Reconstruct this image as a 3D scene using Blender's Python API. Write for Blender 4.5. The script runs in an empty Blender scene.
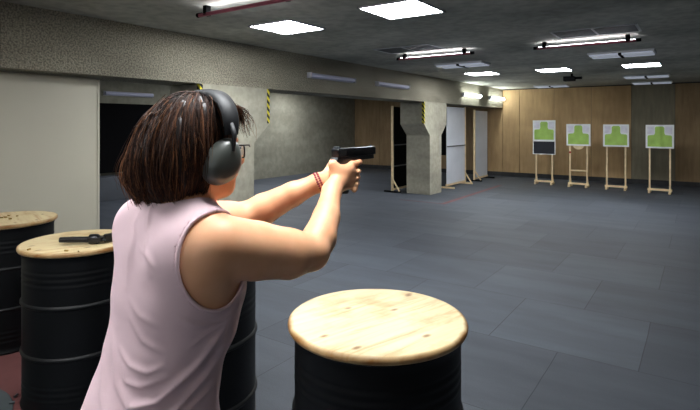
import bpy, bmesh, math, random
import numpy as np
from mathutils import Vector, Matrix

random.seed(7); rng = np.random.default_rng(11)
SC = bpy.context.scene
COL = SC.collection
TH = math.radians(34.7); CT, ST = math.cos(TH), math.sin(TH)
def W(X, d, z=0.0):
    """viewer frame (X to the right, d ahead) -> room frame (y runs along the left wall)"""
    return (CT*X - ST*d, ST*X + CT*d, z)

# ------------------------------------------------------------------ materials
def newmat(name):
    m = bpy.data.materials.new(name); m.use_nodes = True
    nt = m.node_tree; nt.nodes.clear()
    out = nt.nodes.new('ShaderNodeOutputMaterial'); b = nt.nodes.new('ShaderNodeBsdfPrincipled')
    nt.links.new(b.outputs[0], out.inputs[0])
    return m, nt, b
def lin(c):
    return tuple(((x/255)/12.92 if x/255 <= .04045 else ((x/255+.055)/1.055)**2.4) for x in c) + (1,)
def simple(name, rgb, rough=.5, metal=0, spec=.5, noise=None, bump=None, emit=None, coat=0, amt=.25):
    m, nt, b = newmat(name); L = nt.links
    b.inputs['Base Color'].default_value = lin(rgb); b.inputs['Roughness'].default_value = rough
    b.inputs['Metallic'].default_value = metal; b.inputs['Specular IOR Level'].default_value = spec
    b.inputs['Coat Weight'].default_value = coat
    tc = nt.nodes.new('ShaderNodeTexCoord')
    if noise:
        n = nt.nodes.new('ShaderNodeTexNoise'); n.inputs['Scale'].default_value = noise; n.inputs['Detail'].default_value = 5
        L.new(tc.outputs['Object'], n.inputs['Vector'])
        r = nt.nodes.new('ShaderNodeValToRGB'); c = lin(rgb)
        r.color_ramp.elements[0].position = .3; r.color_ramp.elements[1].position = .7
        r.color_ramp.elements[0].color = tuple(v*(1-amt) for v in c[:3])+(1,)
        r.color_ramp.elements[1].color = tuple(min(1, v*(1+amt)) for v in c[:3])+(1,)
        L.new(n.outputs[0], r.inputs[0]); L.new(r.outputs[0], b.inputs['Base Color'])
    if bump:
        n = nt.nodes.new('ShaderNodeTexNoise'); n.inputs['Scale'].default_value = bump[0]; n.inputs['Detail'].default_value = 4
        L.new(tc.outputs['Object'], n.inputs['Vector'])
        bp = nt.nodes.new('ShaderNodeBump'); bp.inputs['Strength'].default_value = bump[1]; bp.inputs['Distance'].default_value = bump[2]
        L.new(n.outputs[0], bp.inputs['Height']); L.new(bp.outputs[0], b.inputs['Normal'])
    if emit:
        b.inputs['Emission Color'].default_value = lin(emit[0]); b.inputs['Emission Strength'].default_value = emit[1]
    return m

def concrete(name, rgb, grain=38, amt=.3, bump=.6, bdist=.01, grainamt=.5):
    m, nt, b = newmat(name); L = nt.links; N = nt.nodes
    tc = N.new('ShaderNodeTexCoord')
    n1 = N.new('ShaderNodeTexNoise'); n1.inputs['Scale'].default_value = 1.1; n1.inputs['Detail'].default_value = 6
    n2 = N.new('ShaderNodeTexNoise'); n2.inputs['Scale'].default_value = grain; n2.inputs['Detail'].default_value = 3
    mp = N.new('ShaderNodeMapping'); mp.inputs['Scale'].default_value = (.8, .8, 2.6); L.new(tc.outputs['Object'], mp.inputs[0])
    L.new(mp.outputs[0], n1.inputs[0]); L.new(tc.outputs['Object'], n2.inputs[0])
    c = lin(rgb)[:3]
    r1 = N.new('ShaderNodeValToRGB'); r1.color_ramp.elements[0].position = .3; r1.color_ramp.elements[1].position = .72
    r1.color_ramp.elements[0].color = tuple(v*(1-amt) for v in c)+(1,); r1.color_ramp.elements[1].color = tuple(v*(1+amt) for v in c)+(1,)
    L.new(n1.outputs[0], r1.inputs[0])
    r2 = N.new('ShaderNodeValToRGB'); r2.color_ramp.elements[0].position = .38; r2.color_ramp.elements[1].position = .6
    g = 1-grainamt
    r2.color_ramp.elements[0].color = (g, g, g, 1); r2.color_ramp.elements[1].color = (1, 1, 1, 1)
    L.new(n2.outputs[0], r2.inputs[0])
    mx = N.new('ShaderNodeMix'); mx.data_type = 'RGBA'; mx.blend_type = 'MULTIPLY'; mx.inputs[0].default_value = 1
    L.new(r1.outputs[0], mx.inputs[6]); L.new(r2.outputs[0], mx.inputs[7]); L.new(mx.outputs[2], b.inputs['Base Color'])
    bp = N.new('ShaderNodeBump'); bp.inputs['Strength'].default_value = bump; bp.inputs['Distance'].default_value = bdist
    L.new(n2.outputs[0], bp.inputs['Height']); L.new(bp.outputs[0], b.inputs['Normal'])
    b.inputs['Roughness'].default_value = .9; b.inputs['Specular IOR Level'].default_value = .25
    return m

def floor_mat():
    m, nt, b = newmat('rubber_mat_floor'); L = nt.links; N = nt.nodes
    tc = N.new('ShaderNodeTexCoord'); mp = N.new('ShaderNodeMapping')
    mp.inputs['Location'].default_value = (.82, .2, 0)
    L.new(tc.outputs['Object'], mp.inputs[0])
    br = N.new('ShaderNodeTexBrick')
    br.inputs['Color1'].default_value = lin((70, 75, 83)); br.inputs['Color2'].default_value = lin((83, 89, 97))
    br.inputs['Mortar'].default_value = lin((36, 39, 45))
    br.inputs['Scale'].default_value = 1; br.inputs['Mortar Size'].default_value = .0026; br.inputs['Mortar Smooth'].default_value = .3
    br.inputs['Brick Width'].default_value = 1.0; br.inputs['Row Height'].default_value = 1.0
    br.offset = .5; br.inputs['Bias'].default_value = 0
    # slight wobble so seams are not perfectly straight
    wn = N.new('ShaderNodeTexNoise'); wn.inputs['Scale'].default_value = 1.3; L.new(tc.outputs['Object'], wn.inputs[0])
    vm = N.new('ShaderNodeVectorMath'); vm.operation = 'MULTIPLY_ADD'; vm.inputs[1].default_value = (.02, .02, 0)
    L.new(wn.outputs['Color'], vm.inputs[0]); L.new(mp.outputs[0], vm.inputs[2]); L.new(vm.outputs[0], br.inputs[0])
    # scuffs stretched across the room
    mp2 = N.new('ShaderNodeMapping'); mp2.inputs['Scale'].default_value = (.5, 2.2, 1); L.new(tc.outputs['Object'], mp2.inputs[0])
    n = N.new('ShaderNodeTexNoise'); n.inputs['Scale'].default_value = 1.6; n.inputs['Detail'].default_value = 7; n.inputs['Roughness'].default_value = .65
    L.new(mp2.outputs[0], n.inputs[0])
    r = N.new('ShaderNodeValToRGB'); r.color_ramp.elements[0].position = .3; r.color_ramp.elements[1].position = .7
    r.color_ramp.elements[0].color = (.78, .78, .79, 1); r.color_ramp.elements[1].color = (1.14, 1.14, 1.16, 1)
    L.new(n.outputs[0], r.inputs[0])
    mx = N.new('ShaderNodeMix'); mx.data_type = 'RGBA'; mx.blend_type = 'MULTIPLY'; mx.inputs[0].default_value = 1
    L.new(br.outputs[0], mx.inputs[6]); L.new(r.outputs[0], mx.inputs[7])
    # fine crumbs of the rubber
    g = N.new('ShaderNodeTexNoise'); g.inputs['Scale'].default_value = 160; g.inputs['Detail'].default_value = 2; L.new(tc.outputs['Object'], g.inputs[0])
    rg = N.new('ShaderNodeValToRGB'); rg.color_ramp.elements[0].position = .3; rg.color_ramp.elements[1].position = .7
    rg.color_ramp.elements[0].color = (.82, .82, .82, 1); rg.color_ramp.elements[1].color = (1.15, 1.15, 1.15, 1)
    L.new(g.outputs[0], rg.inputs[0])
    m2 = N.new('ShaderNodeMix'); m2.data_type = 'RGBA'; m2.blend_type = 'MULTIPLY'; m2.inputs[0].default_value = 1
    L.new(mx.outputs[2], m2.inputs[6]); L.new(rg.outputs[0], m2.inputs[7]); L.new(m2.outputs[2], b.inputs['Base Color'])
    bp = N.new('ShaderNodeBump'); bp.inputs['Strength'].default_value = .5; bp.inputs['Distance'].default_value = .004
    L.new(br.outputs['Fac'], bp.inputs['Height']); bp.invert = True; L.new(bp.outputs[0], b.inputs['Normal'])
    b.inputs['Roughness'].default_value = .62; b.inputs['Specular IOR Level'].default_value = .35
    return m

def ply_mat(name, rgb, rgb2):
    m, nt, b = newmat(name); L = nt.links; N = nt.nodes
    tc = N.new('ShaderNodeTexCoord'); mp = N.new('ShaderNodeMapping'); mp.inputs['Scale'].default_value = (6, 6, .8)
    L.new(tc.outputs['Object'], mp.inputs[0])
    n = N.new('ShaderNodeTexNoise'); n.inputs['Scale'].default_value = 2.2; n.inputs['Detail'].default_value = 7; L.new(mp.outputs[0], n.inputs[0])
    n2 = N.new('ShaderNodeTexNoise'); n2.inputs['Scale'].default_value = .9; n2.inputs['Detail'].default_value = 4; L.new(tc.outputs['Object'], n2.inputs[0])
    r = N.new('ShaderNodeValToRGB'); r.color_ramp.elements[0].position = .3; r.color_ramp.elements[1].position = .7
    r.color_ramp.elements[0].color = lin(rgb2); r.color_ramp.elements[1].color = lin(rgb)
    L.new(n.outputs[0], r.inputs[0])
    r2 = N.new('ShaderNodeValToRGB'); r2.color_ramp.elements[0].position = .35; r2.color_ramp.elements[1].position = .62
    r2.color_ramp.elements[0].color = (.72, .7, .68, 1); r2.color_ramp.elements[1].color = (1, 1, 1, 1)
    L.new(n2.outputs[0], r2.inputs[0])
    mx = N.new('ShaderNodeMix'); mx.data_type = 'RGBA'; mx.blend_type = 'MULTIPLY'; mx.inputs[0].default_value = 1
    L.new(r.outputs[0], mx.inputs[6]); L.new(r2.outputs[0], mx.inputs[7]); L.new(mx.outputs[2], b.inputs['Base Color'])
    b.inputs['Roughness'].default_value = .7; b.inputs['Specular IOR Level'].default_value = .3
    return m

def lidwood_mat():
    m, nt, b = newmat('pine_lid_wood'); L = nt.links; N = nt.nodes
    tc = N.new('ShaderNodeTexCoord'); mp = N.new('ShaderNodeMapping'); mp.inputs['Scale'].default_value = (1.3, 15, 5)
    mp.inputs['Rotation'].default_value = (0, 0, math.radians(8))
    L.new(tc.outputs['Object'], mp.inputs[0])
    n = N.new('ShaderNodeTexNoise'); n.inputs['Scale'].default_value = 2.3; n.inputs['Detail'].default_value = 8; n.inputs['Roughness'].default_value = .6; n.inputs['Distortion'].default_value = .6
    L.new(mp.outputs[0], n.inputs[0])
    r = N.new('ShaderNodeValToRGB'); e = r.color_ramp.elements
    e[0].position = .27; e[0].color = lin((196, 156, 102)); e[1].position = .44; e[1].color = lin((222, 199, 152))
    x = e.new(.7); x.color = lin((231, 214, 172))
    L.new(n.outputs[0], r.inputs[0])
    # knots and dents
    mk = N.new('ShaderNodeMapping'); mk.inputs['Scale'].default_value = (6.2, 11, 1); L.new(tc.outputs['Object'], mk.inputs[0])
    v = N.new('ShaderNodeTexVoronoi'); v.inputs['Scale'].default_value = 1; v.inputs['Randomness'].default_value = 1; L.new(mk.outputs[0], v.inputs[0])
    rk = N.new('ShaderNodeValToRGB'); rk.color_ramp.elements[0].position = .05; rk.color_ramp.elements[0].color = (.42, .3, .2, 1)
    rk.color_ramp.elements[1].position = .15; rk.color_ramp.elements[1].color = (1, 1, 1, 1)
    L.new(v.outputs['Distance'], rk.inputs[0])
    nk = N.new('ShaderNodeTexNoise'); nk.inputs['Scale'].default_value = 7; nk.inputs['Detail'].default_value = 6; L.new(tc.outputs['Object'], nk.inputs[0])
    rn = N.new('ShaderNodeValToRGB'); rn.color_ramp.elements[0].position = .33; rn.color_ramp.elements[0].color = (.78, .64, .48, 1)
    rn.color_ramp.elements[1].position = .5; rn.color_ramp.elements[1].color = (1, 1, 1, 1)
    L.new(nk.outputs[0], rn.inputs[0])
    m1 = N.new('ShaderNodeMix'); m1.data_type = 'RGBA'; m1.blend_type = 'MULTIPLY'; m1.inputs[0].default_value = 1
    L.new(r.outputs[0], m1.inputs[6]); L.new(rk.outputs[0], m1.inputs[7])
    m2 = N.new('ShaderNodeMix'); m2.data_type = 'RGBA'; m2.blend_type = 'MULTIPLY'; m2.inputs[0].default_value = .8
    L.new(m1.outputs[2], m2.inputs[6]); L.new(rn.outputs[0], m2.inputs[7])
    # worn, scorched rim
    sx = N.new('ShaderNodeVectorMath'); sx.operation = 'MULTIPLY'; sx.inputs[1].default_value = (1, 1, 0); L.new(tc.outputs['Object'], sx.inputs[0])
    ln = N.new('ShaderNodeVectorMath'); ln.operation = 'LENGTH'; L.new(sx.outputs[0], ln.inputs[0])
    ad = N.new('ShaderNodeMath'); ad.operation = 'MULTIPLY_ADD'; ad.inputs[1].default_value = .045; L.new(nk.outputs[0], ad.inputs[0]); L.new(ln.outputs['Value'], ad.inputs[2])
    rr = N.new('ShaderNodeMapRange'); rr.inputs[1].default_value = .335; rr.inputs[2].default_value = .352; L.new(ad.outputs[0], rr.inputs[0])
    m3 = N.new('ShaderNodeMix'); m3.data_type = 'RGBA'; m3.blend_type = 'MIX'; L.new(rr.outputs[0], m3.inputs[0])
    L.new(m2.outputs[2], m3.inputs[6]); m3.inputs[7].default_value = lin((142, 98, 52)); L.new(m3.outputs[2], b.inputs['Base Color'])
    b.inputs['Roughness'].default_value = .48; b.inputs['Specular IOR Level'].default_value = .4
    return m

def stripe_mat():
    m, nt, b = newmat('hazard_stripe'); L = nt.links; N = nt.nodes
    tc = N.new('ShaderNodeTexCoord'); sp = N.new('ShaderNodeSeparateXYZ'); L.new(tc.outputs['Object'], sp.inputs[0])
    a = N.new('ShaderNodeMath'); a.operation = 'ADD'; L.new(sp.outputs[0], a.inputs[0]); L.new(sp.outputs[1], a.inputs[1])
    a1 = N.new('ShaderNodeMath'); a1.operation = 'ADD'; L.new(a.outputs[0], a1.inputs[0]); L.new(sp.outputs[2], a1.inputs[1])
    a2 = N.new('ShaderNodeMath'); a2.operation = 'MULTIPLY'; a2.inputs[1].default_value = 10; L.new(a1.outputs[0], a2.inputs[0])
    f = N.new('ShaderNodeMath'); f.operation = 'FRACT'; L.new(a2.outputs[0], f.inputs[0])
    g = N.new('ShaderNodeMath'); g.operation = 'GREATER_THAN'; g.inputs[1].default_value = .5; L.new(f.outputs[0], g.inputs[0])
    mx = N.new('ShaderNodeMix'); mx.data_type = 'RGBA'; L.new(g.outputs[0], mx.inputs[0])
    mx.inputs[6].default_value = lin((20, 20, 18)); mx.inputs[7].default_value = lin((225, 210, 50)); L.new(mx.outputs[2], b.inputs['Base Color'])
    b.inputs['Roughness'].default_value = .5
    return m

def attr_mat(name, rough=.4, spec=.5):
    m, nt, b = newmat(name); a = nt.nodes.new('ShaderNodeAttribute'); a.attribute_name = 'tone'
    nt.links.new(a.outputs['Color'], b.inputs['Base Color'])
    b.inputs['Roughness'].default_value = rough; b.inputs['Specular IOR Level'].default_value = spec
    return m

def skin_mat():
    m, nt, b = newmat('skin'); L = nt.links; N = nt.nodes
    tc = N.new('ShaderNodeTexCoord'); n = N.new('ShaderNodeTexNoise'); n.inputs['Scale'].default_value = 14; n.inputs['Detail'].default_value = 5
    L.new(tc.outputs['Object'], n.inputs[0])
    r = N.new('ShaderNodeValToRGB'); r.color_ramp.elements[0].position = .3; r.color_ramp.elements[1].position = .7
    r.color_ramp.elements[0].color = lin((220, 160, 120)); r.color_ramp.elements[1].color = lin((231, 176, 137))
    L.new(n.outputs[0], r.inputs[0]); L.new(r.outputs[0], b.inputs['Base Color'])
    b.inputs['Roughness'].default_value = .48; b.inputs['Specular IOR Level'].default_value = .4
    b.inputs['Subsurface Weight'].default_value = .12; b.inputs['Subsurface Radius'].default_value = (1, .35, .2); b.inputs['Subsurface Scale'].default_value = .008
    return m

M = dict(
    floor=floor_mat(),
    ceiling=concrete('ceiling_concrete', (186, 186, 176), grain=9, amt=.32, bump=.2, grainamt=.2),
    beam=concrete('rough_beam_concrete', (172, 166, 148), grain=60, amt=.24, bump=.9, bdist=.018, grainamt=.52),
    column=concrete('cast_column_concrete', (176, 172, 155), grain=12, amt=.22, bump=.2, bdist=.005, grainamt=.14),
    rearwall=concrete('rear_wall_concrete', (156, 153, 138), grain=7, amt=.14, bump=.2, grainamt=.16),
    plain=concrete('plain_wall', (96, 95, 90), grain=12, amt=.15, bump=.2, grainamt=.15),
    ply=ply_mat('plywood_sheet', (206, 174, 130), (188, 156, 114)),
    plyd=ply_mat('darker_plywood_sheet', (172, 146, 112), (150, 126, 94)),
    plyg=ply_mat('greyed_plywood_sheet', (150, 143, 122), (132, 126, 108)),
    base=simple('dusty_rubber_base', (52, 52, 54), .9, noise=6),
    beige=simple('beige_partition_paint', (188, 183, 165), .6, noise=1.2, amt=.04),
    black=simple('drum_black_paint', (5, 6, 8), .5, spec=.22, noise=5, amt=.3, bump=(9, .1, .003)),
    steelrim=simple('drum_rim_paint', (8, 9, 11), .5, spec=.3),
    lid=lidwood_mat(),
    stripe=stripe_mat(),
    pine=simple('pine_batten', (232, 208, 166), .6, noise=9, amt=.15),
    whitepanel=simple('white_screen_panel', (214, 217, 226), .7, noise=2, amt=.06),
    blackpanel=simple('black_screen_cloth', (13, 13, 14), .9, spec=.15),
    greyrail=simple('grey_rail', (96, 98, 98), .7),
    void=simple('void_black', (9, 9, 11), .95, spec=.1),
    bench=simple('grey_bench_paint', (86, 90, 98), .7, noise=3, amt=.1),
    fixture=simple('lamp_housing_white', (190, 190, 198), .5),
    lavender=simple('frosted_diffuser', (206, 208, 232), .4, spec=.4),
    dark=simple('dark_bracket', (10, 10, 11), .8, spec=.1),
    maroon=simple('maroon_lamp_strip', (150, 72, 90), .5),
    ventframe=simple('vent_frame', (205, 208, 210), .5),
    ventgrille=simple('vent_grille_metal', (96, 99, 100), .6),
    panel_on=simple('lit_ceiling_panel', (255, 255, 255), .5, emit=((250, 253, 255), 33)),
    tube_on=simple('lit_tube', (255, 255, 255), .5, emit=((246, 246, 255), 17)),
    strip_on=simple('lit_wall_strip', (255, 255, 255), .5, emit=((246, 255, 250), 22)),
    strip_dim=simple('dim_ceiling_strip', (220, 225, 240), .5, emit=((214, 222, 236), .16)),
    paper=simple('target_paper', (238, 240, 242), .8, noise=5, amt=.05),
    green=simple('target_green_ink', (168, 204, 104), .8, noise=7, amt=.12),
    palegrey=simple('target_grey_ink', (224, 223, 233), .8, noise=9, amt=.1),
    blackboard=simple('black_lower_sheet', (40, 42, 50), .8),
    redline=simple('red_floor_paint', (118, 80, 82), .8, noise=14, amt=.25),
    redmat=simple('red_rubber_mat', (92, 49, 47), .85, noise=6, amt=.12),
    greymat=simple('grey_rubber_mat', (60, 68, 70), .85, noise=8, amt=.12),
    brass=simple('dull_brass', (176, 142, 82), .35, metal=.9),
    gun=simple('gun_black', (16, 17, 20), .36, spec=.5),
    gunsteel=simple('gun_slide_steel', (20, 21, 25), .3, metal=.2, spec=.6),
    gungrey=simple('worn_gun_metal', (66, 72, 76), .4, metal=.6),
    wgrip=simple('revolver_grip_rubber', (14, 14, 15), .6),
    skin=skin_mat(),
    shirt=simple('pink_jersey', (224, 195, 201), .85, spec=.2, bump=(420, .06, .001), noise=3, amt=.03),
    trousers=simple('dark_denim', (30, 34, 46), .85, noise=30),
    shoe=simple('dark_shoe', (28, 28, 30), .6), sole=simple('shoe_sole', (190, 190, 188), .7),
    hair=attr_mat('brown_hair', .5, .22),
    hairbase=simple('brown_hair_mass', (34, 21, 17), .5, noise=40, amt=.3),
    cup=simple('ear_cup_charcoal', (80, 83, 79), .34, spec=.5, coat=.15),
    cushion=simple('ear_cushion', (16, 16, 17), .6),
    band=simple('headband_black', (16, 18, 22), .6),
    eyew=simple('eyeglass_frame', (12, 12, 13), .35),
    bracelet=simple('red_cord_beads', (128, 34, 48), .5),
    eyewhite=simple('eye_white', (225, 222, 215), .3), iris=simple('eye_iris', (60, 40, 28), .3), lips=simple('lip_skin', (176, 98, 90), .5),
)
def glass_mat():
    m, nt, b = newmat('clear_lens'); b.inputs['Transmission Weight'].default_value = 1; b.inputs['Roughness'].default_value = .02; b.inputs['IOR'].default_value = 1.1
    return m
M['glass'] = glass_mat()

# ------------------------------------------------------------------ helpers
def link(name, me, mat, parent=None, smooth=False, loc=None):
    o = bpy.data.objects.new(name, me); COL.objects.link(o)
    if mat is not None: me.materials.append(mat)
    if smooth:
        me.polygons.foreach_set('use_smooth', [True]*len(me.polygons))
    if parent is not None: o.parent = parent
    if loc is not None: o.location = loc
    return o
def frombm(name, bm, mat, parent=None, smooth=False, loc=None, sharp=None):
    me = bpy.data.meshes.new(name); bm.normal_update(); bm.to_mesh(me); bm.free()
    o = link(name, me, mat, parent, smooth, loc)
    if sharp is not None: me.set_sharp_from_angle(angle=math.radians(sharp))
    return o
def tag(o, label=None, cat=None, group=None, kind=None):
    if label: o['label'] = label
    if cat: o['category'] = cat
    if group: o['group'] = group
    if kind: o['kind'] = kind
    return o
def empty(name, loc=(0, 0, 0), rz=0, label=None, cat=None, group=None):
    o = bpy.data.objects.new(name, None); COL.objects.link(o); o.location = loc; o.rotation_euler = (0, 0, rz); o.empty_display_size = .1
    return tag(o, label, cat, group)
def copy_tree(o, parent=None):
    c = o.copy(); COL.objects.link(c)
    if parent is not None: c.parent = parent
    for ch in [x for x in KIDS.get(o.name, [])]: copy_tree(ch, c)
    return c
KIDS = {}
def index_kids():
    KIDS.clear()
    for x in COL.objects:
        if x.parent: KIDS.setdefault(x.parent.name, []).append(x)
def addbox(bm, x0, x1, y0, y1, z0, z1, mat=None):
    vs = [bm.verts.new(p) for p in ((x0,y0,z0),(x1,y0,z0),(x1,y1,z0),(x0,y1,z0),(x0,y0,z1),(x1,y0,z1),(x1,y1,z1),(x0,y1,z1))]
    fs = [(0,3,2,1),(4,5,6,7),(0,1,5,4),(1,2,6,5),(2,3,7,6),(3,0,4,7)]
    out = [bm.faces.new([vs[i] for i in f]) for f in fs]
    if mat is not None:
        for v in vs: v.co = mat @ v.co
    return vs
def box(name, x0, x1, y0, y1, z0, z1, m, parent=None, bev=0, segs=2):
    bm = bmesh.new(); addbox(bm, x0, x1, y0, y1, z0, z1)
    if bev: bmesh.ops.bevel(bm, geom=bm.edges[:], offset=bev, segments=segs, affect='EDGES', profile=.6)
    return frombm(name, bm, m, parent, smooth=bool(bev), sharp=35 if bev else None)
def bar(bm, p, q, w, h=None, up=(0, 0, 1)):
    """square-section bar from p to q"""
    h = h or w; p = Vector(p); q = Vector(q); d = (q-p); L = d.length; d.normalize()
    u = Vector(up)
    if abs(d.dot(u)) > .98: u = Vector((1, 0, 0))
    s = d.cross(u).normalized(); t = s.cross(d).normalized()
    mt = Matrix((( d.x, s.x, t.x, p.x), (d.y, s.y, t.y, p.y), (d.z, s.z, t.z, p.z), (0, 0, 0, 1)))
    addbox(bm, 0, L, -w/2, w/2, -h/2, h/2, mt)
def lathe(profile, n=64, close=True):
    bm = bmesh.new(); rings = []
    for r, z in profile:
        if r <= 1e-6: rings.append([bm.verts.new((0, 0, z))])
        else: rings.append([bm.verts.new((r*math.cos(2*math.pi*i/n), r*math.sin(2*math.pi*i/n), z)) for i in range(n)])
    for a, b in zip(rings[:-1], rings[1:]):
        for i in range(n):
            j = (i+1) % n
            if len(a) == 1 and len(b) == 1: continue
            if len(a) == 1: bm.faces.new((a[0], b[i], b[j])) if False else bm.faces.new((a[0], b[j], b[i]))
            elif len(b) == 1: bm.faces.new((a[i], a[j], b[0]))
            else: bm.faces.new((a[i], a[j], b[j], b[i]))
    bmesh.ops.recalc_face_normals(bm, faces=bm.faces[:])
    return bm
def tube_bm(pts, rad, n=10, cap=True, bm=None):
    bm = bm or bmesh.new(); pts = [Vector(p) for p in pts]; rad = rad if isinstance(rad, (list, tuple)) else [rad]*len(pts)
    rings = []; prev = None
    for i, p in enumerate(pts):
        d = (pts[min(i+1, len(pts)-1)] - pts[max(i-1, 0)]).normalized()
        if prev is None:
            u = Vector((0, 0, 1)) if abs(d.z) < .9 else Vector((1, 0, 0))
            s = d.cross(u).normalized()
        else: s = (prev - d*prev.dot(d)).normalized()
        prev = s; t = d.cross(s)
        rings.append([bm.verts.new(p + (s*math.cos(2*math.pi*k/n)+t*math.sin(2*math.pi*k/n))*rad[i]) for k in range(n)])
    for a, b in zip(rings[:-1], rings[1:]):
        for k in range(n): bm.faces.new((a[k], a[(k+1) % n], b[(k+1) % n], b[k]))
    if cap: bm.faces.new(rings[0][::-1]); bm.faces.new(rings[-1])
    return bm
def prism(pts, z0, z1, axis='z'):
    """extrude polygon; axis x: pts are (y,z); y: (x,z); z: (x,y)"""
    bm = bmesh.new()
    def P(a, b, c): return {'x': (c, a, b), 'y': (a, c, b), 'z': (a, b, c)}[axis]
    lo = [bm.verts.new(P(a, b, z0)) for a, b in pts]; hi = [bm.verts.new(P(a, b, z1)) for a, b in pts]
    bm.faces.new(lo); bm.faces.new(hi[::-1])
    n = len(pts)
    for i in range(n): bm.faces.new((lo[i], lo[(i+1) % n], hi[(i+1) % n], hi[i]))
    bmesh.ops.recalc_face_normals(bm, faces=bm.faces[:])
    return bm
def struct(o): o['kind'] = 'structure'; return o

# ------------------------------------------------------------------ the room
XL, XB, XA = -5.05, -5.65, -10.63      # beam front, beam back, alcove rear wall
YB, YF, XR, HC, HB = 15.68, -4.5, 2.6, 2.70, 2.12
struct(box('floor', XA-.2, XR+.2, YF-.2, YB+.2, -.12, 0, M['floor']))
struct(box('ceiling', XA-.2, XR+.2, YF-.2, YB+.2, HC, HC+.15, M['ceiling']))
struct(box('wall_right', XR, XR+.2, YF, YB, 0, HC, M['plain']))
struct(box('wall_front', XA, XR, YF-.2, YF, 0, HC, M['plain']))
struct(box('wall_left', XA-.2, XA, YF, YB, 0, HC, M['rearwall']))
struct(box('wall_back', XA-.2, XR+.2, YB+.02, YB+.22, 0, HC, M['plain']))
# plywood lining of the back wall, one sheet each
y0 = YB; edges = [XL+.52+k for k in range(8)]; xs = [XL] + [e for e in edges if e < XR] + [XR]
mats = ['ply', 'ply', 'ply', 'ply', 'plyg', 'plyd', 'plyd', 'plyd', 'plyd']
left = [XL-.48-k for k in range(6)]; xs2 = [XA] + sorted([e for e in left if e > XA]) + [XL]
for k in range(len(xs)-1):
    struct(box('wall_back_panel', xs[k]+.006, xs[k+1]-.006, y0-.02, y0+.02, .10, HC-.03, M[mats[k]]))
for k in range(len(xs2)-1):
    struct(box('wall_back_panel', xs2[k]+.006, xs2[k+1]-.006, y0-.02, y0+.02, .10, HC-.03, M['ply' if k == len(xs2)-2 else 'plyd']))  # browner left sheets; the darker tone also paints in the alcove's shade
struct(box('baseboard_back', XA, XR, y0-.045, y0+.02, 0, .13, M['base']))
struct(box('trim_ceiling_back', XA, XR, y0-.03, y0+.02, HC-.03, HC, M['base']))
# beam over the openings, cast in lengths
for a, b in ((YF, 1.893), (1.901, YB)):
    struct(box('beam', XB, XL, a, b, HB, HC, M['beam']))
def column(y):
    pts = [(y, 0), (y+.62, 0), (y+.62, 1.36), (y+.92, 1.62), (y+.92, HB), (y-.30, HB), (y-.30, 1.62), (y, 1.36)]
    bm = prism(pts, XB, XL, 'x'); bmesh.ops.bevel(bm, geom=[e for e in bm.edges if abs(e.verts[0].co.x-e.verts[1].co.x) > .1], offset=.012, segments=2, affect='EDGES')
    return struct(frombm('column', bm, M['column']))
for y in (10.49, 4.35, -1.79): column(y)
# hazard tape wrapped round the haunch edges
def tape(y, s, lab):
    bm = bmesh.new(); z0, z1 = 1.63, 2.115
    addbox(bm, XL-.05, XL+.003, y-.003 if s < 0 else y, y if s < 0 else y+.003, z0, z1)
    addbox(bm, XL, XL+.003, y-.003 if s < 0 else y-.045, y+.045 if s < 0 else y+.003, z0, z1)
    return tag(frombm('hazard_tape', bm, M['stripe']), lab, 'tape')
tape(10.19, -1, 'yellow and black striped tape on the bracket edge of the far column')
tape(5.27, 1, 'yellow and black striped tape right of the shooter\'s head, over the arms')
tape(4.05, -1, 'short bit of yellow and black striped tape just above the brown hair')

# beige sliding partition closing the first opening
t = empty('partition_panel', (-5.3, 0, 0), label='large plain beige partition panel standing behind the two left drums', cat='partition')
box('panel', -.03, .03, -3.2, 2.885, .02, 2.10, M['beige'], t, .004)
box('edge_strip', -.035, .035, 2.885, 2.91, .0, 2.10, M['beige'], t)
# far side of the first opening
t = tag(box('dark_opening_sheet', XA+.02, XA+.10, 3.2, 8.6, .56, 2.07, M['void']), 'black curtain hung on the far wall behind the shooter\'s hair', 'void')  # black sheet stands in for the darkness of an opening
t = tag(box('low_bench', XA+.01, XA+.42, 3.2, 8.6, 0, .50, M['bench'], None, .01), 'long low grey bench under the black curtain', 'bench')
t = tag(box('hanging_board', -7.7, -6.55, YB-.05, YB-.025, .58, 2.0, M['blackpanel']), 'black board on the plywood wall, seen between far column and white screen', 'board')

# ------------------------------------------------------------------ lamps and vents
def wall_strip(y, lit, lab):
    t = empty('wall_lamp', (XL, y, 2.385), label=lab, cat='wall lamp', group='strip lamps along the concrete beam')
    box('lamp_base', 0, .025, -.62, .62, -.045, .045, M['fixture'], t, .004)
    bm = tube_bm([(.05, -.60, 0), (.05, .60, 0)], .036, 14)
    frombm('diffuser', bm, M['strip_on' if lit else 'lavender'], t, True, sharp=50)
    for s in (-1, 1): box('end_cap', .012, .09, s*.615-.012, s*.615+.012, -.042, .042, M['fixture'], t, .004)
wall_strip(6.73, False, 'unlit pale strip lamp on the beam, nearer one of the two unlit')
wall_strip(8.74, False, 'unlit pale strip lamp on the beam above the far column')
wall_strip(12.98, True, 'glowing strip lamp on the beam above the nearer white screen')
wall_strip(14.99, True, 'glowing strip lamp at the beam end beside the plywood wall')
t = empty('wall_lamp', (XA, 6.55, 2.29), label='pale strip lamp on the far wall above the black curtain', cat='wall lamp')
box('lamp_base', 0, .025, -.60, .60, -.05, .05, M['fixture'], t)
frombm('diffuser', tube_bm([(.05, -.58, 0), (.05, .58, 0)], .042, 14), M['lavender'], t, True, sharp=50)

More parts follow.
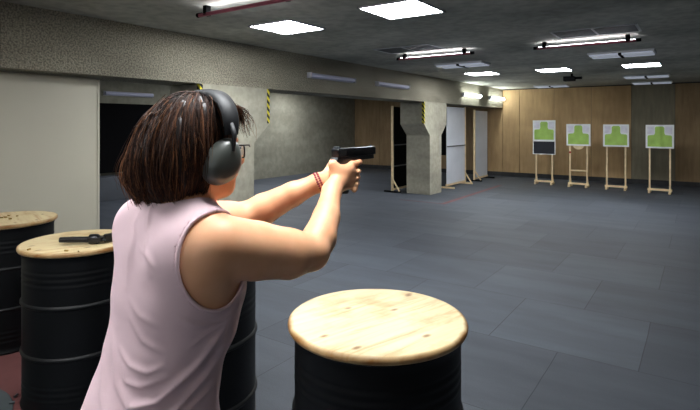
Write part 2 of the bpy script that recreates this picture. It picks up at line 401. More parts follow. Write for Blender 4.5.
def ceiling_panel(x, y, lab):
    t = empty('ceiling_light', (x, y, HC), label=lab, cat='ceiling light', group='square lit panels in the ceiling')
    bm = bmesh.new(); s = .305
    for a in ((-s, s, -s, -s+.018), (-s, s, s-.018, s), (-s, -s+.018, -s, s), (s-.018, s, -s, s)): addbox(bm, a[0], a[1], a[2], a[3], -.014, .0)
    frombm('light_frame', bm, M['fixture'], t)
    box('diffuser', -.288, .288, -.288, .288, -.010, -.001, M['panel_on'], t)
ceiling_panel(-2.30, 4.18, 'biggest glowing square ceiling panel, at the top centre of the photo')
ceiling_panel(-3.77, 4.22, 'glowing square ceiling panel beside the maroon-edged tube lamp and beam')
ceiling_panel(-3.82, 10.45, 'small glowing ceiling panel closest to the beam in the far row')
ceiling_panel(-2.38, 10.55, 'middle glowing ceiling panel of the far row of three')
ceiling_panel(-.87, 10.6, 'glowing ceiling panel of the far row, furthest from the beam')
for x, y in ((-2.3, -2.1), (-7.6, 1.5), (-8.2, 7.2), (-8.6, 9.0), (-9.5, 11.6), (.6, -3.2)):  # unseen panels added for fill, over the alcove and behind the camera
    ceiling_panel(x, y, 'unseen square ceiling panel added as fill light')

def tube_lamp(x, y, L, lab, zt=-.070, sh=(-.096, -.066)):
    t = empty('tube_lamp', (x, y, HC), label=lab, cat='tube lamp', group='tube lamps hung under the ceiling')
    frombm('tube', tube_bm([(-L/2+.06, 0, zt), (L/2-.06, 0, zt)], .012, 12), M['tube_on'], t, True, sharp=50)
    box('reflector_strip', -L/2+.05, L/2-.05, -.036, -.014, sh[0], sh[1], M['maroon'], t, .003)
    for s in (-1, 1):
        box('bracket', s*(L/2-.14)-.025, s*(L/2-.14)+.025, -.036, .02, -.092, 0, M['dark'], t, .006)
        frombm('end_cap', tube_bm([(s*(L/2-.06), 0, zt), (s*(L/2), 0, zt)], .022, 12), M['dark'], t, True, sharp=50)
tube_lamp(-3.22, 3.06, 1.25, 'lit tube lamp with maroon strip, cut by the top edge of photo')
tube_lamp(-3.25, 6.88, 1.25, 'lit tube lamp with maroon strip, the one nearer the concrete beam')
tube_lamp(-1.20, 6.95, 1.25, 'lit tube lamp with maroon strip beside the largest grey vent')
ceiling_panel(*W(-.12, 1.28)[:2], 'square ceiling panel above the front drum, added out of view to light arms and drum')  # unseen panel added for light on arms, hands and drum top
ceiling_panel(*W(-1.75, 1.35)[:2], 'square ceiling panel above and left of the shooter, added out of view to light her')  # unseen panel added to strengthen the light from upper left
tube_lamp(-2.75, .35, 1.25, 'tube lamp above and left of the shooter, added out of view as light from the left')  # unseen tube added to brighten the left edge of shirt and hair
t = empty('ceiling_projector', (-2.25, 11.6, HC), label='small black box on a stem under the far ceiling', cat='projector')
box('stem', -.02, .02, -.02, .02, -.06, 0, M['dark'], t); box('body', -.16, .06, -.09, .09, -.16, -.06, M['dark'], t, .01)
frombm('lens', tube_bm([(.06, 0, -.1), (.2, 0, -.1)], .028, 12), M['dark'], t, True, sharp=50)

def vent(x, y, lab):
    t = empty('ceiling_vent', (x, y, HC), label=lab, cat='vent')
    bm = bmesh.new(); a, b = .45, .26
    for q in ((-a, a, -b, -b+.025), (-a, a, b-.025, b), (-a, -a+.025, -b, b), (a-.025, a, -b, b), (-.012, .012, -b, b)): addbox(bm, q[0], q[1], q[2], q[3], -.010, 0)
    frombm('vent_frame', bm, M['ventframe'], t)
    bm = bmesh.new()
    for k in range(17): 
        yy = -b+.035+k*(2*b-.07)/16; addbox(bm, -a+.025, a-.025, yy-.008, yy+.008, -.008, -.004)
    addbox(bm, -a+.02, a-.02, -b+.02, b-.02, -.003, 0)
    frombm('vent_grille', bm, M['ventgrille'], t)
vent(-3.43, 6.44, 'grey ceiling vent between the concrete beam and the centre panel')
vent(-1.0, 6.45, 'wide grey ceiling vent ahead of the maroon tube lamp, upper right')
def twin(x, y, lab, n=2):
    t = empty('ceiling_lamp', (x, y, HC), label=lab, cat='ceiling lamp', group='dim twin strip lamps on the ceiling')
    box('lamp_tray', -.44, .44, -.24, .24, -.03, 0, M['ventframe'], t, .004)
    for s in (-1, 1):
        box('diffuser', -.42, .42, s*.135-.07, s*.135+.07, -.055, -.03, M['strip_dim'], t, .01)
    box('clip', -.02, .02, -.24, .24, -.062, -.03, M['dark'], t)
twin(-3.48, 8.55, 'dim twin strip lamp near the beam, between vent and small panel')
twin(-.97, 8.6, 'dim twin strip lamp behind the upper right maroon tube lamp')
twin(-.97, 12.95, 'dim twin strip lamp beyond the far right glowing panel')
twin(-1.0, 15.0, 'dim twin strip lamp tight against the plywood wall, right side')
twin(-3.4, 14.8, 'dim twin strip lamp tight against the plywood wall, near the beam end')

# ------------------------------------------------------------------ drums with wooden lids
def drum_profile():
    R = .304; p = [(0, .02), (.288, .02), (.290, 0), (R+.004, 0), (R+.006, .012), (R, .022)]
    z = .04
    while z < .845:
        r = R
        for zc in (.04+.27, .04+.55):
            pass
        r = R - .002
        if .70 < z < .80: r += .0011*math.sin((z-.70)/.10*math.pi*6)
        if .07 < z < .17: r += .0012*math.sin((z-.07)/.10*math.pi*6)
        p.append((r, z)); z += .004
    p += [(R, .86), (R+.004, .872), (R, .88), (.284, .88), (.282, .865), (0, .865)]
    return p
t = empty('oil_drum', W(.10, 1.86), 0, 'black drum with scuffed round wooden top standing alone in front', 'drum', 'black drums with round wooden tops')
frombm('drum_body', lathe(drum_profile(), 96), M['black'], t, True, sharp=40)
for z in (.31, .595):
    frombm('hoop', lathe([(.299, z-.016), (.305, z-.011), (.311, z-.004), (.311, z+.004), (.305, z+.011), (.299, z+.016)], 96), M['steelrim'], t, True)
lp = [(0, .880), (.316, .880), (.322, .883), (.326, .890), (.327, .898), (.325, .905), (.320, .909), (.312, .910), (.15, .910), (0, .910)]
bm = lathe(lp, 128)
lid = frombm('wooden_top', bm, M['lid'], t, True, sharp=40)
bm = lathe([(.0, .8605), (.0, .8605)], 3); bm.free()
t.rotation_euler = (0, 0, 1.30)
index_kids(); proto = t
for (X, d, rz, lab) in ((-.775, 2.50, 2.1, 'black drum mostly hidden behind the shooter\'s back'),
                        (-1.645, 3.08, 1.2, 'black drum whose wooden top carries the revolver'),
                        (-2.575, 3.80, 2.9, 'black drum furthest left, brass casings on its wooden top')):
    c = copy_tree(proto); c.location = W(X, d, .0025 if X < -1 else 0); c.rotation_euler = (0, 0, rz); c['label'] = lab

# brass casings
def casing():
    bm = lathe([(0, 0), (.0048, 0), (.0050, .001), (.0043, .002), (.0049, .003), (.0049, .019), (.0040, .019), (.0038, .004), (0, .004)], 14)
    return bm
cs = frombm('shell_casing', casing(), M['brass'], None, True, sharp=40)
tag(cs, 'spent brass casing lying on the leftmost drum top', 'casing', 'brass casings on the leftmost drum')
first = True
for k in range(9):
    c = cs if first else cs.copy()
    if not first: COL.objects.link(c)
    first = False
    X = -2.52 + random.uniform(-.12, .10); d = 3.76 + random.uniform(-.12, .16)
    c.location = W(X, d, .9178); c.rotation_euler = (math.pi/2, 0, random.uniform(0, 6.28))
for k, (X, d) in enumerate(((-1.565, 2.80), (-1.50, 2.79), (-1.80, 2.82))):
    c = cs.copy(); COL.objects.link(c); c.location = W(X, d, .9178); c.rotation_euler = (math.pi/2, 0, random.uniform(0, 6.28))
    c['label'] = 'spent brass casing lying beside the revolver on the drum top'; c['group'] = 'brass casings beside the revolver'
for k, (X, d) in enumerate(((-1.972, 2.995), (-1.958, 2.90))):
    c = cs.copy(); COL.objects.link(c); c.location = W(X, d, .0202); c.rotation_euler = (math.pi/2, 0, .6+k*2); c.scale = (1.4, 1.4, 1.4); c.data = c.data.copy(); c.data.materials[0] = M['gungrey']
    c.location = W(X, d, .0168)
    c['label'] = ('dull casing on the grey round mat, nearer the drum', 'dull casing on the grey round mat, nearer the photo\'s corner')[k]; c['group'] = 'casings on the grey mat'

# red mat and round grey mat at the lower left
mx, my, _ = W(-2.05, 3.1)
t = tag(box('red_mat', mx-1.0, mx+.42, my-.9, my+.75, .0, .002, M['redmat']), 'red rubber mat on the floor between the two left drums', 'mat')
bm = lathe([(0, .0025), (.52, .0025), (.525, .005), (.52, .009), (0, .0095)], 64)
gm = frombm('round_mat', bm, M['greymat'], None, True, sharp=30); gm.location = W(-2.37, 2.61, 0)
tag(gm, 'rounded grey mat edge lying on the red mat at lower left', 'mat')

# red line painted on the floor
bm = bmesh.new()
def strip(p, q, w):
    p = Vector(p); q = Vector(q); d = (q-p).normalized(); s = Vector((-d.y, d.x, 0))*w/2
    vs = [bm.verts.new(v) for v in (p-s, q-s, q+s, p+s)]; up = [bm.verts.new(v.co+Vector((0, 0, .0035))) for v in vs]
    bm.faces.new(up)
    for i in range(4): bm.faces.new((vs[i], vs[(i+1) % 4], up[(i+1) % 4], up[i]))
a = W(1.86, 10.2, 0.0002); strip(a, (a[0]-.05, 13.2, .0002), .10)
strip((a[0], a[1]+.05, .0002), (a[0]-1.0, a[1]+.05, .0002), .03)
bmesh.ops.recalc_face_normals(bm, faces=bm.faces[:])
tag(frombm('floor_line', bm, M['redline']), 'faded red line on the dark floor in front of the far column', 'floor line')

# ------------------------------------------------------------------ screens
def screen(x, y, w, h, rz, panel, lab, rail='pine', railz=(1.12,), cat='screen', posts=(-1, 1), side=1):
    t = empty('standing_screen', (x, y, 0), rz, lab, cat, None)
    box('panel', -w/2+.03, w/2-.03, -.012, .012, .09, h-.02, M[panel], t)
    for s in (-1, 1):
        if s in posts: box('post', s*(w/2)-.020, s*(w/2)+.020, -.026, .026, .04, h, M['pine'], t, .003)
        bm = bmesh.new(); sx = s*w/2
        bar(bm, (sx, -.22, .02), (sx, .22, .02), .045, .04)
        frombm('foot', bm, M['pine' if (panel == 'whitepanel' and h > 2.05) else 'dark'], t)
        if s in posts:
            bm = bmesh.new(); bar(bm, (sx, side*.19, .04), (sx, side*.015, .30), .028, .028); frombm('brace', bm, M['pine'], t)
    box('bottom_rail', -w/2, w/2, -.02, .02, .05, .10, M['pine'], t)
    for z in railz: box('crossbar', -w/2+.02, w/2-.02, -.034, -.014, z-.014, z+.014, M[rail], t)
    return t
# rz = 90 degrees turns local x along the room; local -y then faces the room
screen(-5.25, 12.45, 1.22, 2.08, math.pi/2, 'whitepanel', 'pale white standing screen just right of the far column', 'greyrail', (1.05,), posts=(1,), side=-1)
screen(-5.25, 14.30, 1.06, 2.02, math.pi/2, 'whitepanel', 'narrower pale standing screen behind the other, near plywood wall', 'pine', (), posts=(-1,), side=-1)
screen(-5.98, 11.15, 1.5, 2.05, math.pi/2, 'blackpanel', 'black standing screen with pine post, half behind the far column', 'greyrail', (.62, 1.12), posts=(-1,), side=-1)

# ------------------------------------------------------------------ targets
def target(x, y, rz, z0, z1, lab, style, w=.56, low=None, extras=()):
    t = empty('shooting_target', (x, y, 0), rz, lab, 'shooting target', 'paper targets on pine stands')
    for s in (-1, 1):
        box('post', s*.205-.018, s*.205+.018, -.016, .016, .05, z1-.02, M['pine'], t, .003)
        bm = bmesh.new(); bar(bm, (s*.205, -.17, .028), (s*.205, .17, .028), .045, .055); bar(bm, (s*.205, .13, .05), (s*.205, .0, .30), .022, .03)
        frombm('foot', bm, M['pine'], t)
    box('crossbar', -.25, .25, -.035, -.012, .055, .105, M['pine'], t)
    for z in extras: box('crossbar', -.2, .2, -.03, -.014, z-.018, z+.018, M['pine'], t)
    # paper sheet, slightly wavy, with its printed shape as raised inlays on the front
    gz = low if low else z0
    N = 26
    def wave(px, pz): return -.03 - .008*math.sin(px*9+style)*math.cos(pz*5+style) - (.040*math.exp(-((px-.03+.10*(pz-z0))/.050)**2) if style == 3 else 0)
    def sheet(name, u0, u1, v0, v1, m, off, th=.004, n=N):
        bm = bmesh.new(); g = []
        for i in range(n+1):
            for j in range(n+1):
                px = u0+(u1-u0)*i/n; pz = v0+(v1-v0)*j/n; g.append((px, wave(px, pz)-off, pz))
        f = [bm.verts.new(p) for p in g]; bk = [bm.verts.new((p[0], p[1]+th, p[2])) for p in g]
        for i in range(n):
            for j in range(n):
                a, b_, c, d_ = i*(n+1)+j, (i+1)*(n+1)+j, (i+1)*(n+1)+j+1, i*(n+1)+j+1
                bm.faces.new((f[a], f[b_], f[c], f[d_])); bm.faces.new((bk[a], bk[d_], bk[c], bk[b_]))
        bd = [i*(n+1) for i in range(n+1)] + [n*(n+1)+j for j in range(1, n+1)] + [i*(n+1)+n for i in range(n-1, -1, -1)] + [j for j in range(n-1, 0, -1)]
        for k in range(len(bd)):
            a, b_ = bd[k], bd[(k+1) % len(bd)]; bm.faces.new((f[b_], f[a], bk[a], bk[b_]))
        return frombm(name, bm, m, t, True, sharp=60)
    sheet('paper', -w/2, w/2, gz, z1, M['paper'], 0, .012)
    h = z1-z0; c = .006
    # green figure: torso block, shoulders, head
    bm = bmesh.new()
    hw = w*.165; sw = w*.43; zs = z0+h*.55; zt = z0+h*.93; zb = z0+h*.07
    outline = [(-sw, zb), (sw, zb), (sw, zs-.03), (sw*.93, zs), (hw+.02, zs+.01), (hw, zs+.05), (hw, zt-.03), (hw-.03, zt), (-hw+.03, zt), (-hw, zt-.03), (-hw, zs+.05), (-hw-.02, zs+.01), (-sw*.93, zs), (-sw, zs-.03)]
    vs = [bm.verts.new((a, 0, b_)) for a, b_ in outline]; bm.faces.new(vs)
    geom = bm.faces[:]; 
    for ax, rngv in (('x', np.linspace(-w/2, w/2, 27)), ('z', np.linspace(z0, z1, 16))):
        for q in rngv:
            co = (q, 0, 0) if ax == 'x' else (0, 0, q); no = (1, 0, 0) if ax == 'x' else (0, 0, 1)
            bmesh.ops.bisect_plane(bm, geom=bm.verts[:]+bm.edges[:]+bm.faces[:], plane_co=co, plane_no=no)
    for v in bm.verts: v.co.y = wave(v.co.x, v.co.z)-(.0050 if style == 3 else .0022)
    ext = bmesh.ops.extrude_face_region(bm, geom=bm.faces[:])
    for v in [e for e in ext['geom'] if isinstance(e, bmesh.types.BMVert)]: v.co.y -= .001
    bmesh.ops.recalc_face_normals(bm, faces=bm.faces[:])
    frombm('printed_figure', bm, M['green'], t, True, sharp=50)
    for s in (-1, 1):
        a, b_ = (s*w*.20, s*w*.44); sheet('printed_corner', min(a, b_), max(a, b_), zs+.035, zt, M['palegrey'], .002, .001, 8)
    if low: sheet('black_sheet', -w/2+.02, w/2-.02, low+.02, z0-.01, M['blackboard'], .0025, .002, 12)
    return t
target(-3.45, 14.19, .04, 1.16, 1.72, 'green and white target with a black lower sheet', 0, .58, .80)
t2 = target(-2.57, 14.07, -.03, 1.06, 1.62, 'green paper target whose stand has a second crossbar and red tape', 1, .58, None, (.42,))
bm = bmesh.new(); addbox(bm, -.225, -.185, -.018, .018, .86, .91); frombm('red_tape', bm, simple('red_tape', (176, 60, 50), .6), t2)
bm = lathe([(0, 0), (.12, 0), (.13, .005), (.12, .012), (0, .012)], 32)
for v in bm.verts: v.co = Vector((v.co.x*1.0, v.co.z-.012, (v.co.y*.75+1.06)))
bmesh.ops.recalc_face_normals(bm, faces=bm.faces[:]); frombm('cardboard_backing', bm, M['pine'], t2, True, sharp=40)
target(-1.70, 14.01, .02, 1.06, 1.61, 'flat green paper target on stand, between crossbar stand and creased target', 2, .57)
target(-.77, 13.88, -.02, 1.05, 1.60, 'green paper target with a dark vertical crease, nearest the grey wall sheet', 3, .57)

# ------------------------------------------------------------------ SDF tools
BIG = 1.0
class Grid:
    def __init__(s, lo, hi, h):
        s.lo = np.array(lo, float); s.h = h; s.n = np.ceil((np.array(hi)-s.lo)/h).astype(int)+1
        s.v = np.full(s.n, BIG, np.float32)
    def sub(s, lo, hi):
        a = np.clip(np.floor((np.array(lo)-s.lo)/s.h).astype(int), 0, s.n-1); b = np.clip(np.ceil((np.array(hi)-s.lo)/s.h).astype(int)+1, 1, s.n)
        sl = tuple(slice(a[i], b[i]) for i in range(3))
        ax = [(s.lo[i]+s.h*np.arange(a[i], b[i])).astype(np.float32) for i in range(3)]
        return sl, np.meshgrid(*ax, indexing='ij', sparse=True)
def smin(a, b, k):
    h = np.clip(.5+.5*(b-a)/k, 0, 1); return b+(a-b)*h-k*h*(1-h)
def smax(a, b, k): return -smin(-a, -b, k)
def cone_d(P, p, r, q, s):
    x, y, z = P; d = [q[i]-p[i] for i in range(3)]; L2 = sum(c*c for c in d)+1e-12
    t = np.clip(((x-p[0])*d[0]+(y-p[1])*d[1]+(z-p[2])*d[2])/L2, 0, 1)
    return np.sqrt((x-p[0]-t*d[0])**2+(y-p[1]-t*d[1])**2+(z-p[2]-t*d[2])**2)-(r+(s-r)*t)
def ell_d(P, c, e1, e2, r):
    """ellipsoid with horizontal axes e1,e2 (unit 2-vectors) and z"""
    x, y, z = P; X = (x-c[0]); Y = (y-c[1]); a = X*e1[0]+Y*e1[1]; b = X*e2[0]+Y*e2[1]; zz = z-c[2]
    k0 = np.sqrt((a/r[0])**2+(b/r[1])**2+(zz/r[2])**2); k1 = np.sqrt((a/r[0]**2)**2+(b/r[1]**2)**2+(zz/r[2]**2)**2)+1e-9
    return k0*(k0-1)/k1
class SDF:
    def __init__(s): s.p = []
    def cone(s, p, r, q, t, k=.02, op='u'): 
        m = max(r, t); s.p.append((lambda P: cone_d(P, p, r, q, t), [min(p[i], q[i])-m for i in range(3)], [max(p[i], q[i])+m for i in range(3)], k, op)); return s
    def chain(s, pts, k=.02):
        for (p, r), (q, t) in zip(pts[:-1], pts[1:]): s.cone(p, r, q, t, k)
        return s
    def ell(s, c, e1, e2, r, k=.02, op='u'):
        m = max(r[0], r[1]); s.p.append((lambda P: ell_d(P, c, e1, e2, r), [c[0]-m, c[1]-m, c[2]-r[2]], [c[0]+m, c[1]+m, c[2]+r[2]], k, op)); return s
    def fn(s, f, lo, hi, k=.02, op='u'): s.p.append((f, lo, hi, k, op)); return s
    def eval_grid(s, g):
        for f, lo, hi, k, op in s.p:
            m = k+.02; sl, P = g.sub([a-m for a in lo], [a+m for a in hi]); d = f(P).astype(np.float32)
            g.v[sl] = smin(g.v[sl], d, k) if op == 'u' else smax(g.v[sl], -d, k)
        return g
    def eval_pts(s, X):
        P = (X[:, 0], X[:, 1], X[:, 2]); v = np.full(len(X), BIG)
        for f, lo, hi, k, op in s.p:
            d = f(P); v = smin(v, d, k) if op == 'u' else smax(v, -d, k)
        return v
def surfnet(g):
    v = g.v; ins = v < 0; n = g.n
    s = [ins[i:n[0]-1+i, j:n[1]-1+j, k:n[2]-1+k] for i in (0, 1) for j in (0, 1) for k in (0, 1)]
    anyv = s[0].copy(); allv = s[0].copy()
    for q in s[1:]: anyv |= q; allv &= q
    act = anyv & ~allv; idx = np.argwhere(act); ids = np.full(act.shape, -1, np.int32); ids[act] = np.arange(len(idx))
    acc = np.zeros((len(idx), 3)); cnt = np.zeros(len(idx))
    cor = [(i, j, k) for i in (0, 1) for j in (0, 1) for k in (0, 1)]
    for a in cor:
        for ax in range(3):
            if a[ax] == 1: continue
            b = list(a); b[ax] = 1
            va = v[tuple((idx+np.array(a)).T)]; vb = v[tuple((idx+np.array(b)).T)]
            m = (va < 0) != (vb < 0); t = np.where(m, va/np.where(m, va-vb, 1), 0)
            p = np.tile(np.array(a, float), (len(idx), 1)); p[:, ax] += t
            acc += p*m[:, None]; cnt += m
    V = (idx+acc/cnt[:, None])*g.h+g.lo
    F = []
    for ax in range(3):
        sl0 = [slice(None)]*3; sl1 = [slice(None)]*3; sl0[ax] = slice(0, -1); sl1[ax] = slice(1, None)
        a, b = ins[tuple(sl0)], ins[tuple(sl1)]; e = np.argwhere(a != b); o1, o2 = [(1, 2), (2, 0), (0, 1)][ax]
        ok = (e[:, o1] > 0) & (e[:, o2] > 0) & (e[:, o1] < n[o1]-1) & (e[:, o2] < n[o2]-1); e = e[ok]
        def cid(d1, d2):
            q = e.copy(); q[:, o1] -= d1; q[:, o2] -= d2; return ids[tuple(q.T)]
        q = np.stack([cid(1, 1), cid(0, 1), cid(0, 0), cid(1, 0)], 1)
        flip = ~a[tuple(e.T)]; q[flip] = q[flip][:, ::-1]; F.append(q)
    F = np.concatenate(F); F = F[(F >= 0).all(1)]
    return V, F
def relax(V, F, it=1, lam=.5):
    for _ in range(it):
        A = np.zeros_like(V); c = np.zeros(len(V))
        for i in range(4):
            a, b = F[:, i], F[:, (i+1) % 4]
            np.add.at(A, a, V[b]); np.add.at(c, a, 1); np.add.at(A, b, V[a]); np.add.at(c, b, 1)
        V = V*(1-lam)+lam*A/np.maximum(c, 1)[:, None]
    return V
def npmesh(name, V, F, mat, parent, smooth=True, org=(0, 0, 0), conv=True):
    V = np.asarray(V, float)
    if conv: V = np.stack([CT*V[:, 0]-ST*V[:, 1], ST*V[:, 0]+CT*V[:, 1], V[:, 2]], 1)
    V = V-np.array(org)
    me = bpy.data.meshes.new(name); me.vertices.add(len(V)); me.vertices.foreach_set('co', V.astype(np.float32).ravel())
    n = F.shape[1]; me.loops.add(len(F)*n); me.loops.foreach_set('vertex_index', F.astype(np.int32).ravel())
    me.polygons.add(len(F)); me.polygons.foreach_set('loop_start', np.arange(0, len(F)*n, n, dtype=np.int32))
    me.update(calc_edges=True); me.validate()
    return link(name, me, mat, parent, smooth)

# ------------------------------------------------------------------ the shooter
def vec(a): return np.array(a, float)
FA = math.radians(42); F2 = (math.sin(FA), math.cos(FA)); R2 = (math.cos(FA), -math.sin(FA))
HA = math.radians(45); HF = (math.sin(HA), math.cos(HA)); HR = (math.cos(HA), -math.sin(HA))
HC3 = (-.348, 1.14, 1.562)
def HP(f, r, z, c=HC3): return (c[0]+HF[0]*f+HR[0]*r, c[1]+HF[1]*f+HR[1]*r, c[2]+z)
SX = [  # z, cx, cy, half width along R, half depth along F
 (.74, -.440, 1.070, .150, .110), (.82, -.440, 1.068, .175, .128), (.90, -.438, 1.070, .172, .126), (1.00, -.430, 1.085, .146, .108), (1.08, -.418, 1.100, .133, .101),
 (1.17, -.394, 1.115, .145, .108), (1.26, -.382, 1.120, .158, .114), (1.34, -.382, 1.122, .163, .098), (1.40, -.384, 1.126, .142, .070),
 (1.44, -.380, 1.124, .085, .052), (1.47, -.378, 1.124, .052, .044)]
SXA = np.array(SX)
def spl(z, col):
    zs = SXA[:, 0]; ys = SXA[:, col]; z = np.clip(z, zs[0], zs[-1]); i = np.clip(np.searchsorted(zs, z)-1, 0, len(zs)-2)
    h = zs[i+1]-zs[i]; t = (z-zs[i])/h; m = np.gradient(ys, zs)
    return (2*t**3-3*t**2+1)*ys[i]+(t**3-2*t**2+t)*h*m[i]+(-2*t**3+3*t**2)*ys[i+1]+(t**3-t**2)*h*m[i+1]
def torso_d(P, grow=0.0):
    x, y, z = P; cx, cy, a, b = (spl(z, c) for c in (1, 2, 3, 4)); a = a+grow; b = b+grow
    X = x-cx; Y = y-cy; r = X*R2[0]+Y*R2[1]; f = X*F2[0]+Y*F2[1]
    q = (np.abs(r/a)**2.35+np.abs(f/b)**2.35)**(1/2.35)
    d = (q-1)*np.minimum(a, b)*.85
    return np.maximum(d, np.maximum(z-1.475-grow, .74-grow-z))
T_LO, T_HI = [-.66, .90, .72], [-.20, 1.34, 1.50]
RS = (-.270, 1.032, 1.370); RE = (-.092, 1.190, 1.318); RW = (-.049, 1.362, 1.440)
LS = (-.505, 1.235, 1.380); LE = (-.285, 1.39, 1.362); LW = (-.088, 1.418, 1.456)
GO = (-.043, 1.405, 1.5515); GA = math.radians(37); GG = (math.sin(GA), math.cos(GA)); GR = (math.cos(GA), -math.sin(GA))
def GP(g, r, z): return (GO[0]+GG[0]*g+GR[0]*r, GO[1]+GG[1]*g+GR[1]*r, GO[2]+z)
S = SDF()
S.fn(lambda P: torso_d(P), T_LO, T_HI, .02)
S.ell((-.350, 1.178, 1.255), R2, F2, (.115, .062, .062), .04)                       # bust
S.cone((-.384, 1.112, 1.41), .058, (-.356, 1.132, 1.52), .053, .035)               # neck
S.cone((-.375, 1.115, 1.452), .034, (-.300, 1.045, 1.412), .040, .04); S.cone((-.375, 1.125, 1.452), .034, (-.484, 1.195, 1.400), .040, .04); S.cone((-.42, 1.115, 1.36), .056, (-.484, 1.180, 1.378), .052, .04)   # slope of the shoulders
S.cone((-.345, 1.045, 1.36), .062, (-.285, 1.030, 1.355), .062, .04)               # shoulder blade, right
S.ell((-.325, 1.050, 1.285), R2, F2, (.060, .055, .06), .04)
# arms
S.chain([(RS, .066), ((-.205, 1.090, 1.347), .0620), ((-.140, 1.146, 1.326), .0560), (RE, .0430)], .008)
S.chain([(RE, .0430), ((-.075, 1.230, 1.342), .0410), ((-.060, 1.285, 1.384), .0345), (RW, .0240)], .008)
S.chain([(LS, .060), ((-.41, 1.305, 1.370), .055), ((-.33, 1.36, 1.362), .049), (LE, .043)], .008)
S.chain([(LE, .043), ((-.238, 1.397, 1.385), .0425), ((-.16, 1.41, 1.424), .034), (LW, .0240)], .008)
# head
S.ell(HP(-.012, 0, .022), HR, HF, (.074, .093, .094), .02)
S.ell(HP(.030, 0, -.035), HR, HF, (.062, .066, .072), .03)
S.cone(HP(.060, .020, -.088), .022, HP(.060, -.020, -.088), .022, .03)
S.ell(HP(.062, .036, -.030), HR, HF, (.026, .026, .030), .02); S.ell(HP(.062, -.036, -.030), HR, HF, (.026, .026, .030), .02)
S.chain([(HP(.092, 0, .005), .008), (HP(.112, 0, -.028), .0115), (HP(.098, 0, -.036), .010)], .012)
S.cone(HP(.100, .012, -.036), .006, HP(.100, -.012, -.036), .006, .008)
S.cone(HP(.084, .030, .020), .008, HP(.092, .010, .016), .007, .015); S.cone(HP(.084, -.030, .020), .008, HP(.092, -.010, .016), .007, .015)
S.ell(HP(.094, .030, .002), HR, HF, (.015, .010, .010), .010, 's'); S.ell(HP(.094, -.030, .002), HR, HF, (.015, .010, .010), .010, 's')
S.cone(HP(.094, .016, -.060), .006, HP(.094, -.016, -.060), .006, .008)
for s in (-1, 1): S.ell(HP(-.005, s*.076, -.012), HR, HF, (.008, .018, .031), .006)
# right hand: metacarpals, then fingers closing round the grip
def palm(wr, ks, r, k=.006):
    for p in ks: S.cone(wr, r*1.35, p, r, k)
kn = [GP(.046, .026, -.046), GP(.046, .029, -.066), GP(.042, .029, -.086), GP(.036, .027, -.104)]
wr = (RW[0]+.004, RW[1]+.012, RW[2]+.008)
palm(wr, kn, .0115); S.cone(RW, .0235, GP(.010, .012, -.075), .020, .02)
fk = .0018
S.chain([(kn[0], .0105), (GP(.078, .022, -.044), .0090), (GP(.100, .014, -.043), .0082), (GP(.112, .008, -.044), .0070)], fk)
for i, (l, z) in enumerate(((.0, -.068), (.0, -.087), (-.004, -.104))):
    S.chain([(kn[i+1], .0105), (GP(.066+l, .020, z), .0090), (GP(.074+l, .000, z+.001), .0085), (GP(.074+l, -.018, z+.002), .0078), (GP(.058+l, -.024, z+.002), .0070)], fk)
S.chain([(GP(-.006, .012, -.070), .015), (GP(-.010, .003, -.044), .0130), (GP(.018, -.020, -.040), .0105), (GP(.045, -.024, -.038), .0085)], .006)
S.cone(GP(.0, .014, -.060), .016, GP(.03, .025, -.060), .014, .012)
# left hand: palm on the left of the grip, fingers lapping over the right hand's
kl = [GP(.054, -.036, -.058), GP(.054, -.039, -.076), GP(.050, -.038, -.093), GP(.044, -.034, -.109)]
wl = (LW[0]+.008, LW[1]+.008, LW[2]+.0)
palm(wl, kl, .0115); S.cone(LW, .0235, GP(.02, -.036, -.090), .019, .02)
for i, (l, z) in enumerate(((.006, -.062), (.004, -.079), (-.001, -.096), (-.009, -.111))):
    S.chain([(kl[i], .0108), (GP(.072+l, -.024, z), .0095), (GP(.080+l, .002, z-.002), .0092), (GP(.070+l, .026, z-.004), .0086), (GP(.052+l, .036, z-.006), .0076)], fk)
S.chain([(GP(.012, -.040, -.078), .015), (GP(.035, -.040, -.052), .0115), (GP(.062, -.034, -.046), .0100), (GP(.086, -.028, -.044), .0085)], .006)
# legs and feet
HIPR = (-.440+R2[0]*.085, 1.07+R2[1]*.085, .82); HIPL = (-.440-R2[0]*.085, 1.07-R2[1]*.085, .82)
FR = (-.40, .90, .0); FL = (-.50, 1.32, .0)
LEG = []
for hp, ft in ((HIPR, FR), (HIPL, FL)):
    kneep = ((hp[0]+ft[0])/2+F2[0]*.045, (hp[1]+ft[1])/2+F2[1]*.045, .47); ank = (ft[0], ft[1], .09)
    ch = [(hp, .092), ((hp[0]*.5+kneep[0]*.5, hp[1]*.5+kneep[1]*.5, .66), .078), (kneep, .055), ((kneep[0]*.6+ank[0]*.4-F2[0]*.02, kneep[1]*.6+ank[1]*.4-F2[1]*.02, .33), .054), (ank, .036)]
    LEG.append((ch, ft)); S.chain(ch, .03)
    S.cone((ft[0], ft[1], .05), .034, (ft[0]+F2[0]*.13, ft[1]+F2[1]*.13, .03), .026, .02)
g = Grid([-.70, .80, -.01], [.10, 1.60, 1.72], .0036); S.eval_grid(g)
V, Fq = surfnet(g); V = relax(V, Fq, 2, .4)
ORG = W(-.44, 1.10, 0)
P0 = empty('person', ORG, 0, 'woman with brown bob in a sleeveless pale pink top, aiming with both arms raised', 'person')
npmesh('body', V, Fq, M['skin'], P0, org=ORG)
print('body', len(V))

